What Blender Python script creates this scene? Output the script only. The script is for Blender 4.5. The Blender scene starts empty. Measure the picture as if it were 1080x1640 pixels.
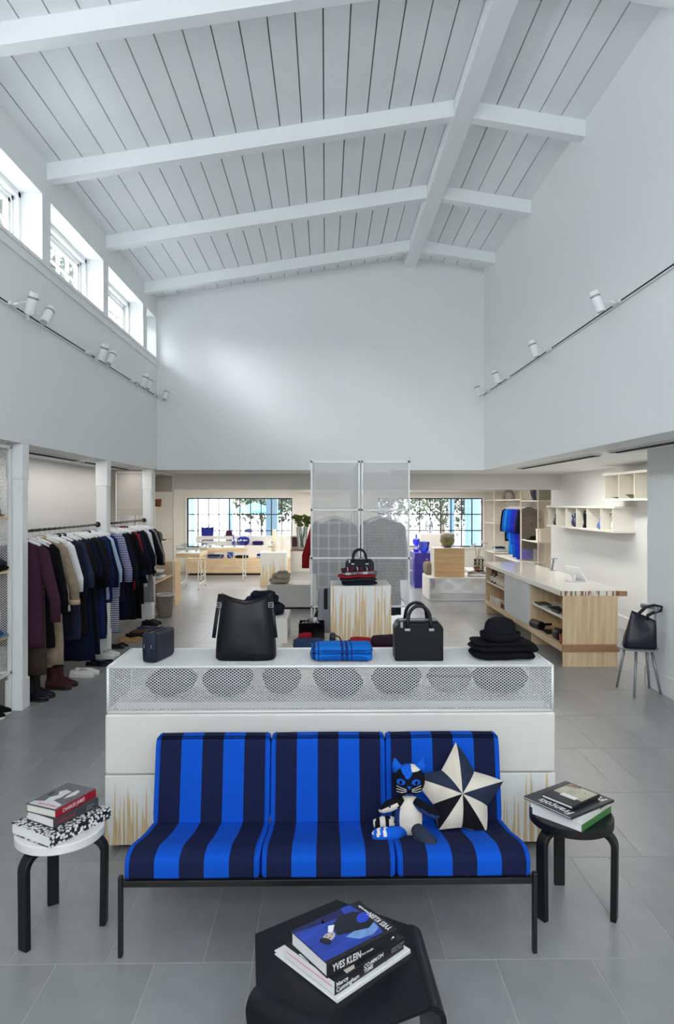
import bpy, bmesh, math, random
import numpy as np
from mathutils import Vector, Matrix, Euler
from mathutils import noise as mn

S = bpy.context.scene
C = S.collection
R = random.Random(7)
PI = math.pi

# ------------------------------------------------------------------ camera, sky, lights, exposure
cam = bpy.data.cameras.new('camera')
cam.sensor_fit = 'VERTICAL'; cam.sensor_height = 36.0; cam.lens = 24.0
cam.shift_y = -14 / 1640
cam.clip_end = 200
co = bpy.data.objects.new('camera', cam); C.objects.link(co)
co.location = (0, 0, 1.9); co.rotation_euler = (PI/2, 0, -0.0165)
S.camera = co

world = bpy.data.worlds.new('sky'); S.world = world
world.use_nodes = True
wn = world.node_tree; wn.nodes.clear()
wo = wn.nodes.new('ShaderNodeOutputWorld'); wb = wn.nodes.new('ShaderNodeBackground')
wt = wn.nodes.new('ShaderNodeTexCoord'); wsx = wn.nodes.new('ShaderNodeSeparateXYZ')
wr = wn.nodes.new('ShaderNodeValToRGB')
wr.color_ramp.elements[0].position = 0.0; wr.color_ramp.elements[0].color = (0.95, 0.97, 1.0, 1)
wr.color_ramp.elements[1].position = 0.8; wr.color_ramp.elements[1].color = (0.72, 0.84, 1.0, 1)
wn.links.new(wt.outputs['Generated'], wsx.inputs[0]); wn.links.new(wsx.outputs['Z'], wr.inputs[0])
wn.links.new(wr.outputs[0], wb.inputs[0]); wn.links.new(wb.outputs[0], wo.inputs[0])
wb.inputs[1].default_value = 3.3

sun = bpy.data.lights.new('hazy_sun', 'SUN'); sun.energy = 20.0; sun.angle = math.radians(60); sun.color = (0.98, 0.99, 1.0)
so = bpy.data.objects.new('hazy_sun', sun); C.objects.link(so)
so.rotation_euler = Vector((1.0, 1.75, -1.2)).to_track_quat('-Z', 'Y').to_euler()

def area(name, loc, rot, sx, sy, power, col=(1, 1, 1)):
    l = bpy.data.lights.new(name, 'AREA'); l.shape = 'RECTANGLE'; l.size = sx; l.size_y = sy
    l.energy = power; l.color = col
    o = bpy.data.objects.new(name, l); C.objects.link(o)
    o.location = loc; o.rotation_euler = rot
    return o
# soft fill light added behind the photographer; the wall there has no window
area('fill_behind_camera', (0.2, -2.75, 3.1), (PI/2 - 0.35, 0, 0), 4.4, 3.0, 140, (0.93, 0.97, 1.0))
# ceiling lamp of the low front room; fill lights added over both side aisles
area('ceiling_lamp_front_room', (0.3, 15.8, 2.44), (0, 0, 0), 7.0, 4.0, 105, (1.0, 0.95, 0.88))
area('aisle_fill_counter', (3.55, 9.6, 2.43), (0, 0, 0), 0.25, 4.0, 20, (1.0, 0.96, 0.9))
area('aisle_fill_clothes', (-3.15, 8.8, 2.43), (0, 0, 0), 0.2, 4.5, 10, (1.0, 0.96, 0.9))

S.view_settings.view_transform = 'Standard'
S.view_settings.look = 'None'
S.view_settings.gamma = 1.0
S.view_settings.use_curve_mapping = False
S.view_settings.exposure = 1.15
S.cycles.use_denoising = True
S.cycles.max_bounces = 10
S.cycles.diffuse_bounces = 6
S.cycles.transparent_max_bounces = 24
S.cycles.sample_clamp_indirect = 8.0

# ------------------------------------------------------------------ materials
def lin(c):
    return tuple(((v/255.0)/12.92 if v/255.0 <= 0.04045 else ((v/255.0+0.055)/1.055)**2.4) for v in c) + (1.0,)

def nmat(name):
    m = bpy.data.materials.new(name); m.use_nodes = True
    nt = m.node_tree
    return m, nt, nt.nodes['Principled BSDF']

def nd(nt, t, **kw):
    n = nt.nodes.new(t)
    for k, v in kw.items():
        if k.startswith('i_'):
            n.inputs[int(k[2:])].default_value = v
        else:
            setattr(n, k, v)
    return n

def math_(nt, op, a, b=None):
    n = nt.nodes.new('ShaderNodeMath'); n.operation = op
    for i, v in enumerate((a, b)):
        if v is None: continue
        if isinstance(v, (int, float)): n.inputs[i].default_value = v
        else: nt.links.new(v, n.inputs[i])
    return n.outputs[0]

def mix(nt, fac, a, b):
    n = nt.nodes.new('ShaderNodeMix'); n.data_type = 'RGBA'
    for sock, v in ((n.inputs[0], fac), (n.inputs[6], a), (n.inputs[7], b)):
        if isinstance(v, (int, float)): sock.default_value = v
        elif isinstance(v, tuple): sock.default_value = v
        else: nt.links.new(v, sock)
    return n.outputs[2]

def M(name, rgb, rough=0.6, metal=0.0, var=0.06, scale=8.0, bump=0.0, bscale=200.0, stretch=(1, 1, 1), spec=0.5, coat=0.0, rnd=0.0, trans=0.0):
    m, nt, b = nmat(name)
    c = lin(rgb)
    tc = nd(nt, 'ShaderNodeTexCoord')
    mp = nd(nt, 'ShaderNodeMapping'); mp.inputs['Scale'].default_value = stretch
    nt.links.new(tc.outputs['Object'], mp.inputs[0])
    nz = nd(nt, 'ShaderNodeTexNoise'); nz.inputs['Scale'].default_value = scale; nz.inputs['Detail'].default_value = 4
    nt.links.new(mp.outputs[0], nz.inputs['Vector'])
    lo = tuple(v*(1-var*1.6) for v in c[:3]) + (1,); hi = tuple(min(1, v*(1+var*1.6)) for v in c[:3]) + (1,)
    col = mix(nt, nz.outputs['Fac'], lo, hi)
    if rnd:
        oi = nd(nt, 'ShaderNodeObjectInfo')
        hs = nd(nt, 'ShaderNodeHueSaturation')
        v = math_(nt, 'MULTIPLY_ADD', oi.outputs['Random'], 2*rnd); nt.nodes[-1].inputs[2].default_value = 1-rnd
        nt.links.new(v, hs.inputs['Value']); nt.links.new(col, hs.inputs['Color'])
        col = hs.outputs[0]
    nt.links.new(col, b.inputs['Base Color'])
    b.inputs['Roughness'].default_value = rough; b.inputs['Metallic'].default_value = metal
    b.inputs['Specular IOR Level'].default_value = spec
    b.inputs['Coat Weight'].default_value = coat
    b.inputs['Transmission Weight'].default_value = trans
    if bump:
        n2 = nd(nt, 'ShaderNodeTexNoise'); n2.inputs['Scale'].default_value = bscale; n2.inputs['Detail'].default_value = 3
        nt.links.new(mp.outputs[0], n2.inputs['Vector'])
        bp = nd(nt, 'ShaderNodeBump'); bp.inputs['Strength'].default_value = bump; bp.inputs['Distance'].default_value = 0.004
        nt.links.new(n2.outputs['Fac'], bp.inputs['Height']); nt.links.new(bp.outputs[0], b.inputs['Normal'])
    return m

def wood(name, a, bcol, axis=0, rough=0.5, scale=1.0):
    m, nt, b = nmat(name)
    tc = nd(nt, 'ShaderNodeTexCoord'); mp = nd(nt, 'ShaderNodeMapping')
    st = [14.0*scale]*3; st[axis] = 0.9*scale
    mp.inputs['Scale'].default_value = st
    nt.links.new(tc.outputs['Object'], mp.inputs[0])
    n1 = nd(nt, 'ShaderNodeTexNoise'); n1.inputs['Scale'].default_value = 1.6; n1.inputs['Detail'].default_value = 6; n1.inputs['Distortion'].default_value = 0.6
    nt.links.new(mp.outputs[0], n1.inputs['Vector'])
    r = nd(nt, 'ShaderNodeValToRGB'); r.color_ramp.elements[0].position = 0.3; r.color_ramp.elements[1].position = 0.72
    r.color_ramp.elements[0].color = lin(a); r.color_ramp.elements[1].color = lin(bcol)
    nt.links.new(n1.outputs['Fac'], r.inputs[0]); nt.links.new(r.outputs[0], b.inputs['Base Color'])
    b.inputs['Roughness'].default_value = rough
    return m

def drip(name, h, top=0.35, freq=26.0, dens=0.5, soft=False):
    """white paint poured over bare plywood: streaks of wood left between the runs; h = height of the face, z from its base"""
    m, nt, b = nmat(name)
    tc = nd(nt, 'ShaderNodeTexCoord'); sx = nd(nt, 'ShaderNodeSeparateXYZ'); nt.links.new(tc.outputs['Object'], sx.inputs[0])
    u = math_(nt, 'ADD', sx.outputs['X'], math_(nt, 'MULTIPLY', sx.outputs['Y'], 1.37))
    cv = nd(nt, 'ShaderNodeCombineXYZ')
    nt.links.new(math_(nt, 'MULTIPLY', u, freq), cv.inputs[0]); nt.links.new(math_(nt, 'MULTIPLY', sx.outputs['Z'], 0.9), cv.inputs[1])
    n1 = nd(nt, 'ShaderNodeTexNoise'); n1.inputs['Scale'].default_value = 1.0; n1.inputs['Detail'].default_value = 2.0
    nt.links.new(cv.outputs[0], n1.inputs['Vector'])
    zz = math_(nt, 'DIVIDE', sx.outputs['Z'], h)
    thr = math_(nt, 'MULTIPLY_ADD', math_(nt, 'POWER', math_(nt, 'MAXIMUM', zz, 0.0), 1.5), top); nt.nodes[-1].inputs[2].default_value = dens
    d = math_(nt, 'SUBTRACT', n1.outputs['Fac'], thr)
    f = math_(nt, 'MULTIPLY', d, 60.0); nt.nodes[-1].use_clamp = True
    n2 = nd(nt, 'ShaderNodeTexNoise'); n2.inputs['Scale'].default_value = 6.0
    c2 = nd(nt, 'ShaderNodeCombineXYZ'); nt.links.new(math_(nt, 'MULTIPLY', u, 8.0), c2.inputs[0]); nt.links.new(sx.outputs['Z'], c2.inputs[1])
    nt.links.new(c2.outputs[0], n2.inputs['Vector'])
    wd = mix(nt, n2.outputs['Fac'], lin((190, 160, 115)), lin((232, 208, 168)))
    col = mix(nt, f, lin((226, 226, 222)), wd)
    nt.links.new(col, b.inputs['Base Color']); b.inputs['Roughness'].default_value = 0.45
    bp = nd(nt, 'ShaderNodeBump'); bp.inputs['Strength'].default_value = 0.3; bp.inputs['Distance'].default_value = 0.003; bp.invert = True
    nt.links.new(f, bp.inputs['Height']); nt.links.new(bp.outputs[0], b.inputs['Normal'])
    return m

def stripes(name, axis, half, n, ca, cb, edge=None, freq=900.0):
    """n equal woven bands across [-half, half] of one local axis, alternating ca / cb; outside the bands the edge colour"""
    m, nt, b = nmat(name)
    tc = nd(nt, 'ShaderNodeTexCoord'); sx = nd(nt, 'ShaderNodeSeparateXYZ'); nt.links.new(tc.outputs['Object'], sx.inputs[0])
    x = sx.outputs[axis]
    k = math_(nt, 'FLOOR', math_(nt, 'MULTIPLY', math_(nt, 'ADD', x, half), n/(2*half)))
    odd = math_(nt, 'ABSOLUTE', math_(nt, 'MODULO', k, 2.0))
    col = mix(nt, odd, lin(ca), lin(cb))
    if edge:
        out = math_(nt, 'GREATER_THAN', math_(nt, 'ABSOLUTE', x), half)
        col = mix(nt, out, col, lin(edge))
    nz = nd(nt, 'ShaderNodeTexNoise'); nz.inputs['Scale'].default_value = 420; nz.inputs['Detail'].default_value = 2
    nt.links.new(tc.outputs['Object'], nz.inputs['Vector'])
    hs = nd(nt, 'ShaderNodeHueSaturation'); nt.links.new(col, hs.inputs['Color'])
    nt.links.new(math_(nt, 'ADD', math_(nt, 'MULTIPLY', nz.outputs['Fac'], 0.7), 0.65), hs.inputs['Value'])
    nt.links.new(hs.outputs[0], b.inputs['Base Color'])
    b.inputs['Roughness'].default_value = 0.9; b.inputs['Specular IOR Level'].default_value = 0.15
    bp = nd(nt, 'ShaderNodeBump'); bp.inputs['Strength'].default_value = 0.25; bp.inputs['Distance'].default_value = 0.002
    nt.links.new(nz.outputs['Fac'], bp.inputs['Height']); nt.links.new(bp.outputs[0], b.inputs['Normal'])
    return m

def plaid(name, base, lines, axes=(0, 1), bump=0.3):
    """lines: (axis, centre, halfwidth, colour) woven stripes over a base colour"""
    m, nt, b = nmat(name)
    tc = nd(nt, 'ShaderNodeTexCoord'); sx = nd(nt, 'ShaderNodeSeparateXYZ'); nt.links.new(tc.outputs['Object'], sx.inputs[0])
    col = lin(base)
    for ax, period, off, hw, cc, op in lines:
        t = math_(nt, 'ABSOLUTE', math_(nt, 'SUBTRACT', math_(nt, 'FRACT', math_(nt, 'ADD', math_(nt, 'DIVIDE', sx.outputs[ax], period), off+100.0)), 0.5))
        f = math_(nt, 'MULTIPLY', math_(nt, 'LESS_THAN', t, hw/period), op)
        col = mix(nt, f, col, lin(cc))
    nt.links.new(col, b.inputs['Base Color']); b.inputs['Roughness'].default_value = 0.95; b.inputs['Specular IOR Level'].default_value = 0.1
    nz = nd(nt, 'ShaderNodeTexNoise'); nz.inputs['Scale'].default_value = 260
    nt.links.new(tc.outputs['Object'], nz.inputs['Vector'])
    bp = nd(nt, 'ShaderNodeBump'); bp.inputs['Strength'].default_value = bump; bp.inputs['Distance'].default_value = 0.003
    nt.links.new(nz.outputs['Fac'], bp.inputs['Height']); nt.links.new(bp.outputs[0], b.inputs['Normal'])
    return m

def glass(name, tint=(1, 1, 1), refl=0.12, rough=0.02):
    m, nt, b = nmat(name)
    nt.nodes.remove(b)
    out = [n for n in nt.nodes if n.type == 'OUTPUT_MATERIAL'][0]
    t = nd(nt, 'ShaderNodeBsdfTransparent'); t.inputs[0].default_value = tint + (1,)
    g = nd(nt, 'ShaderNodeBsdfGlossy'); g.inputs['Roughness'].default_value = rough
    lw = nd(nt, 'ShaderNodeLayerWeight'); lw.inputs[0].default_value = 0.25
    ms = nd(nt, 'ShaderNodeMixShader')
    nt.links.new(math_(nt, 'MULTIPLY_ADD', lw.outputs['Fresnel'], 0.6), ms.inputs[0]); nt.nodes[-1].inputs[2].default_value = refl*0.3
    nt.links.new(t.outputs[0], ms.inputs[1]); nt.links.new(g.outputs[0], ms.inputs[2]); nt.links.new(ms.outputs[0], out.inputs[0])
    return m

wall_m = M('wall_paint', (236, 238, 238), 0.75, var=0.008, scale=2, bump=0.05, bscale=120)
ceil_m = M('ceiling_paint', (238, 241, 243), 0.6, var=0.008, rnd=0.02)
groove_m = M('groove_shadow_board', (120, 116, 110), 0.9)
trim_m = M('trim_paint', (240, 241, 241), 0.45, var=0.006)
cream_m = M('cream_wall_paint', (238, 234, 225), 0.7, var=0.01)
grey_m = M('grey_wall_paint', (226, 225, 222), 0.7, var=0.01)
tile_m = M('floor_tile', (148, 149, 149), 0.33, var=0.12, scale=5, bump=0.03, bscale=60, rnd=0.07)
grout_m = M('grout', (176, 176, 174), 0.9)
white_m = M('white_lacquer', (232, 232, 230), 0.4, var=0.01)
offw_m = M('off_white_board', (222, 220, 214), 0.55, var=0.02, bump=0.12, bscale=90)
wmetal_m = M('white_coated_steel', (235, 236, 236), 0.35, var=0.01)
black_m = M('black_steel', (22, 22, 24), 0.4, var=0.03)
blackw_m = M('black_lacquered_wood', (17, 17, 19), 0.42, var=0.05, spec=0.4)
steel_m = M('brushed_steel', (190, 192, 195), 0.3, metal=1.0)
dark_m = M('dark_void', (30, 29, 28), 0.8)
ply_m = wood('pale_plywood', (208, 178, 138), (232, 208, 172), 2)
plyh_m = wood('pale_plywood_lying_grain', (208, 178, 138), (234, 212, 176), 0)
plyy_m = wood('pale_plywood_long_grain', (206, 176, 136), (232, 208, 172), 1)
oak_m = wood('warm_plywood', (196, 160, 112), (222, 190, 146), 0)
brown_m = wood('brown_wood', (150, 112, 84), (178, 138, 106), 0)
glass_m = glass('window_glass', (0.97, 0.985, 0.99), 0.10)
clear_m = glass('clear_glass', (0.90, 0.95, 0.95), 0.5)
bluegl_m = glass('blue_glass', (0.22, 0.42, 0.95), 0.5)
cobalt_m = M('cobalt_lacquer', (48, 44, 150), 0.35, var=0.03)

def cloth(name, rgb, var=0.12, bump=0.5, bscale=240):
    return M(name, rgb, 0.95, var=var, scale=14, bump=bump, bscale=bscale, spec=0.12)
def leather(name, rgb, rough=0.42):
    return M(name, rgb, rough, var=0.08, scale=10, bump=0.12, bscale=320, spec=0.3)
navy_c = cloth('navy_cloth', (28, 32, 48)); black_c = cloth('black_cloth', (20, 20, 23)); char_c = cloth('charcoal_cloth', (46, 48, 54))
blue_c = cloth('bright_blue_cloth', (20, 84, 205)); red_c = cloth('red_cloth', (150, 30, 40)); burg_c = cloth('burgundy_cloth', (92, 30, 42))
white_c = cloth('white_cloth', (222, 224, 226)); grey_c = cloth('grey_cloth', (140, 140, 142)); tan_c = cloth('tan_cloth', (186, 150, 106))
black_l = leather('black_leather', (12, 14, 20)); navy_l = leather('navy_leather', (30, 36, 54))

# ------------------------------------------------------------------ mesh helpers
class MB:
    """collects shapes, then links them as ONE mesh object"""
    def __init__(s): s.v = []; s.f = []; s.mi = []; s.cur = 0
    def add(s, v, f):
        o = len(s.v); s.v.extend([tuple(p) for p in v]); s.f.extend([tuple(i+o for i in q) for q in f]); s.mi.extend([s.cur]*len(f)); return s
    def box(s, x0, x1, y0, y1, z0, z1, T=None):
        v = [(x0,y0,z0),(x1,y0,z0),(x1,y1,z0),(x0,y1,z0),(x0,y0,z1),(x1,y0,z1),(x1,y1,z1),(x0,y1,z1)]
        if T is not None: v = [T @ Vector(p) for p in v]
        return s.add(v, [(0,3,2,1),(4,5,6,7),(0,1,5,4),(1,2,6,5),(2,3,7,6),(3,0,4,7)])
    def bar(s, a, b, w, h=None, up=(0, 0, 1)):
        """a box-section bar from a to b"""
        a = Vector(a); b = Vector(b); d = (b-a).normalized(); u = Vector(up)
        if abs(d.dot(u)) > 0.98: u = Vector((1, 0, 0))
        sd = d.cross(u).normalized()*(w/2); u2 = sd.cross(d).normalized()*((h or w)/2)
        v = [p+q for p in (a, b) for q in (-sd-u2, sd-u2, sd+u2, -sd+u2)]
        return s.add(v, [(3,2,1,0),(4,5,6,7),(0,1,5,4),(1,2,6,5),(2,3,7,6),(3,0,4,7)])
    def tube(s, pts, r, n=8, close=False, flat=1.0, up=None):
        pts = [Vector(p) for p in pts]; m = len(pts)
        rr = r if isinstance(r, (list, tuple)) else [r]*m
        rings = []; prev = None
        for i, p in enumerate(pts):
            if close: d = pts[(i+1) % m]-pts[i-1]
            else: d = pts[min(i+1, m-1)]-pts[max(i-1, 0)]
            d = d.normalized() if d.length > 1e-9 else Vector((0, 0, 1))
            if prev is None:
                u = Vector(up) if up else (Vector((0, 0, 1)) if abs(d.z) < 0.9 else Vector((1, 0, 0)))
            else: u = prev
            u = (u-d*u.dot(d)).normalized(); prev = u; w = d.cross(u)
            rings.append([p+(u*math.cos(2*PI*k/n)*flat+w*math.sin(2*PI*k/n))*rr[i] for k in range(n)])
        return s.loft(rings, close_u=close)
    def loft(s, rings, cap=True, close_u=False):
        n = len(rings[0]); v = [p for r in rings for p in r]; f = []
        m = len(rings); last = m if close_u else m-1
        for i in range(last):
            a = i*n; b = ((i+1) % m)*n
            for k in range(n):
                f.append((a+k, a+(k+1) % n, b+(k+1) % n, b+k))
        if cap and not close_u:
            f.append(tuple(range(n-1, -1, -1))); f.append(tuple(range((m-1)*n, m*n)))
        return s.add(v, f)
    def lathe(s, prof, n=24, cx=0, cy=0, cap=True, sx=1, sy=1):
        return s.loft([[(cx+r*sx*math.cos(2*PI*k/n), cy+r*sy*math.sin(2*PI*k/n), z) for k in range(n)] for r, z in prof], cap)
    def prism(s, poly, z0, z1, T=None):
        n = len(poly); v = [(x, y, z0) for x, y in poly]+[(x, y, z1) for x, y in poly]
        if T is not None: v = [T @ Vector(p) for p in v]
        f = [tuple(range(n-1, -1, -1)), tuple(range(n, 2*n))]+[(i, (i+1) % n, n+(i+1) % n, n+i) for i in range(n)]
        return s.add(v, f)
    def se(s, w, d, h, ez=0.5, exy=0.5, nu=20, nv=10, c=(0, 0, 0), wr=0.0, seed=0, T=None, fr=9.0):
        """a puffy superellipsoid; its base at c.z"""
        pw = lambda q, e: math.copysign(abs(q)**e, q)
        rings = []
        for j in range(nv+1):
            ph = -PI/2+PI*j/nv; cz = max(pw(math.cos(ph), ez), 0.02)
            ring = []
            for k in range(nu):
                th = 2*PI*k/nu
                p = Vector((w/2*cz*pw(math.cos(th), exy), d/2*cz*pw(math.sin(th), exy), h/2*pw(math.sin(ph), ez)+h/2))
                if wr:
                    p += mn.noise_vector(p*fr+Vector((seed*3.1, seed, 0)))*wr
                    p.z = max(p.z, 0.0)
                p += Vector(c)
                ring.append(T @ p if T is not None else p)
            rings.append(ring)
        return s.loft(rings)
    def emesh(s, o, u, v, W, H, lw, sw, st, th=0.0):
        """expanded metal over a rectangle: diamond strands"""
        o = Vector(o); u = Vector(u); v = Vector(v); nrm = u.cross(v).normalized()
        nc = max(1, round(W/lw)); nr = max(1, round(H/sw*2)); lw = W/nc; hs = H/nr
        V = []; F = []
        for j in range(nr):
            for i in range(nc+1):
                x = i*lw+(lw/2 if j % 2 else 0)
                for sgn in (-1, 1):
                    x2 = x+sgn*lw/2
                    if x > W+1e-6 or x2 < -1e-6 or x2 > W+1e-6: continue
                    a = o+u*x+v*(j*hs); b = o+u*x2+v*((j+1)*hs)
                    e = v*(st/2); k = len(V)
                    if th:
                        t = nrm*(th/2)
                        V += [a-e-t, b-e-t, b+e-t, a+e-t, a-e+t, b-e+t, b+e+t, a+e+t]
                        F += [(k, k+1, k+2, k+3), (k+7, k+6, k+5, k+4), (k, k+4, k+5, k+1), (k+3, k+2, k+6, k+7)]
                    else:
                        V += [a-e, b-e, b+e, a+e]; F.append((k, k+1, k+2, k+3))
        return s.add(V, F)
    def build(s, name, mat, parent=None, smooth=False, bevel=0.0, seg=2, sub=0, label=None, kind=None, loc=None, rot=None, angle=30):
        me = bpy.data.meshes.new(name); me.from_pydata(s.v, [], s.f)
        ms = mat if isinstance(mat, (list, tuple)) else [mat]
        for x in ms: me.materials.append(x)
        if any(s.mi): me.polygons.foreach_set('material_index', s.mi)
        if smooth:
            me.polygons.foreach_set('use_smooth', [True]*len(me.polygons))
        o = bpy.data.objects.new(name, me); C.objects.link(o)
        if smooth == 'auto':
            bm = bmesh.new(); bm.from_mesh(me); 
            for e in bm.edges:
                if len(e.link_faces) == 2 and e.calc_face_angle(0) > math.radians(40): e.smooth = False
            bm.to_mesh(me); bm.free()
        if bevel:
            b = o.modifiers.new('bevel', 'BEVEL'); b.width = bevel; b.segments = seg; b.limit_method = 'ANGLE'; b.angle_limit = math.radians(angle)
        if sub:
            d = o.modifiers.new('subdivision', 'SUBSURF'); d.levels = sub; d.render_levels = sub
        if parent is not None: o.parent = parent
        if loc is not None: o.location = loc
        if rot is not None: o.rotation_euler = rot
        if label: o['label'] = label
        if kind: o['kind'] = kind
        return o

def thing(name, label, cat, loc=(0, 0, 0), rz=0.0, group=None, rot=None):
    o = bpy.data.objects.new(name, None); C.objects.link(o); o.empty_display_size = 0.05
    o.location = loc; o.rotation_euler = rot if rot else (0, 0, rz)
    o['label'] = label; o['category'] = cat
    if group: o['group'] = group
    return o

def tag(o, label, cat, group=None):
    o['label'] = label; o['category'] = cat
    if group: o['group'] = group
    return o

def struct(o):
    o['kind'] = 'structure'; return o

def dup(root, loc, rz=0.0, label=None, group=None, mats=None, rot=None, scale=None):
    r = root.copy(); C.objects.link(r); r.location = loc; r.rotation_euler = rot if rot else (0, 0, rz)
    if label: r['label'] = label
    if group: r['group'] = group
    if scale: r.scale = scale
    for ch in list(root.children):
        c = ch.copy(); C.objects.link(c); c.parent = r
        for g in ch.children:
            d = g.copy(); C.objects.link(d); d.parent = c
    return r

def text(body, mat, parent, loc, rot, size, bold=0.0, shear=0.0, depth=0.0002, align='LEFT', name='title_lettering', spacing=1.0, sx=1.0):
    cu = bpy.data.curves.new(name, 'FONT'); cu.body = body; cu.size = size; cu.extrude = depth; cu.offset = bold; cu.shear = shear
    cu.align_x = align; cu.align_y = 'CENTER'; cu.space_character = spacing; cu.space_line = 0.85; cu.resolution_u = 3
    cu.materials.append(mat)
    tmp = bpy.data.objects.new(name, cu)
    me = bpy.data.meshes.new_from_object(tmp); bpy.data.objects.remove(tmp); bpy.data.curves.remove(cu)
    me.transform(Matrix.Diagonal((sx, 1, 1, 1)))
    o = bpy.data.objects.new(name, me); C.objects.link(o); o.parent = parent; o.location = loc; o.rotation_euler = rot
    return o

# ------------------------------------------------------------------ the setting: floor
XL, XR, YB = -2.78, 2.63, 11.3
b = MB(); b.box(-5.0, 5.2, -3.2, 19.2, -0.2, -0.0016)
floor = struct(b.build('floor', grout_m))
def tile_mesh(w):
    b = MB(); g = 0.0022; b.box(g-w/2, w/2-g, g, 0.809-g, -0.0015, 0.0)
    o = b.build('tile', tile_m, floor, bevel=0.0005, seg=1); return o
protos = {0.404: tile_mesh(0.404), 0.202: tile_mesh(0.202)}
used_p = set(); far_tiles = MB()
half_at = {0: -0.508, 1: -0.303, 2: -0.92, 3: 0.30, 4: -1.3}
near_n = 0
for row in range(-5, 21):
    y0 = 2.832+0.8095*(row)
    hx = {0: -0.508, -1: -0.303, 1: -0.72, 2: 0.12, 3: -0.303}.get(row, -0.508+0.31*((row*7) % 6))
    xs = []; x = hx
    seq = [0.202, 0.404, 0.404, 0.404, 0.404]
    k = 0
    while x < 5.0:
        w = seq[k % 5]; xs.append((x, w)); x += w; k += 1
    x = hx; k = 4
    while x > -4.9:
        w = seq[k % 5]; x -= w; xs.append((x, w)); k -= 1
    for x, w in xs:
        cx = x+w/2
        vis = y0 > 1.2 and y0 < 11.0 and abs(cx) < 0.52*(y0+0.9)+0.3 and -3.6 < cx < 4.5
        if vis and near_n < 298:
            near_n += 1
            pr = protos[w]
            if w in used_p: o = pr.copy(); C.objects.link(o)
            else: o = pr; used_p.add(w)
            o.location = (cx, y0, 0)
        else:
            g = 0.0022
            if x+w > 5.1 or x < -4.95 or y0 < -3.2 or y0+0.81 > 19.3: continue
            far_tiles.box(x+g, x+w-g, y0+g, y0+0.809-g, -0.0015, 0.0)
far_tiles.build('distant_tile', tile_m, floor, kind='stuff')

# ------------------------------------------------------------------ upper walls of the tall room
zcl = lambda X: 5.29+0.1645*(X+2.78)
zcr = lambda X: 5.976-0.158*(X-1.39)
b = MB()
b.box(XL-0.27, XL, -3.0, YB, 2.45, 4.16)
b.box(XL-0.27, XL, -3.0, YB, 4.935, 5.40)
wl = struct(b.build('wall_left', wall_m))
posts = [-2.6, -0.77+0.08, 1.07+0.1, 3.02, 4.98, 6.74, 8.58, 10.43]
edges = [(-3.0, -2.42), (-0.72, -0.52), (1.13, 1.33), (3.03, 3.23), (4.90, 5.10), (6.74, 6.94), (8.58, 8.775), (10.43, 10.65), (11.24, 11.3)]
for y0, y1 in edges:
    b = MB(); b.box(XL-0.27, XL, y0, y1, 4.16, 4.935); b.build('post', wall_m, wl)
b = MB(); b.box(XL-0.27, XL+0.035, -3.0, YB, 4.225, 4.262); b.box(XL, XL+0.02, -3.0, YB, 4.14, 4.225)
struct(b.build('trim_1', trim_m, bevel=0.004))
b = MB(); b.box(XR, XR+0.3, -3.0, YB+0.15, 2.45, 5.95)
struct(b.build('wall_right', wall_m))
b = MB(); b.box(XL-0.3, XR+0.1, YB, YB+0.15, 2.45, 6.1)
struct(b.build('wall_back', wall_m))
# wall behind the photographer
b = MB()
b.box(-4.0, 4.7, -3.15, -3.0, 0, 6.2)
struct(b.build('wall_front', wall_m))

# ceiling: boards, rafters and the ridge beam
b = MB()
b.prism([(-2.95, zcl(-2.95)+0.022), (1.39, zcl(1.39)+0.022), (2.8, zcr(2.8)+0.022), (2.8, 6.4), (-2.95, 6.4)], -3.1, YB+0.1, Matrix(((1,0,0,0),(0,0,1,0),(0,1,0,0),(0,0,0,1))))
ceil = struct(b.build('ceiling', groove_m))
TZ = Matrix(((1,0,0,0),(0,0,1,0),(0,1,0,0),(0,0,0,1)))   # (x, z, y) -> (x, y, z)
gv = [-2.93]+[-2.643+0.2185*k for k in range(24)]
gv.append(2.72)
g = 0.0055
for i in range(len(gv)-1):
    a, c = gv[i]+g, gv[i+1]-g
    pts = [a]+([1.39] if a < 1.39 < c else [])+[c]
    zf = lambda X: zcl(X) if X <= 1.39 else zcr(X)
    poly = [(x, zf(x)) for x in pts]+[(x, zf(x)+0.02) for x in reversed(pts)]
    b = MB(); b.prism(poly, -3.0, YB, TZ); b.build('ceiling_board', ceil_m, ceil)
for y0 in (-0.6, 1.25, 3.10, 4.95, 6.85, 8.68, 10.5):
    b = MB(); b.prism([(XL-0.05, zcl(XL-0.05)-0.165), (1.32, zcl(1.32)-0.165), (1.32, zcl(1.32)+0.01), (XL-0.05, zcl(XL-0.05)+0.01)], y0, y0+0.125, TZ)
    b.build('rafter', ceil_m, ceil, bevel=0.004)
    b = MB(); b.prism([(1.46, zcr(1.46)-0.165), (XR+0.02, zcr(XR+0.02)-0.165), (XR+0.02, zcr(XR+0.02)+0.01), (1.46, zcr(1.46)+0.01)], y0+0.02, y0+0.145, TZ)
    b.build('rafter', ceil_m, ceil, bevel=0.004)
b = MB(); b.box(1.29, 1.49, -3.0, YB, 5.79, 6.0); b.build('ridge_beam', ceil_m, ceil, bevel=0.005)

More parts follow.
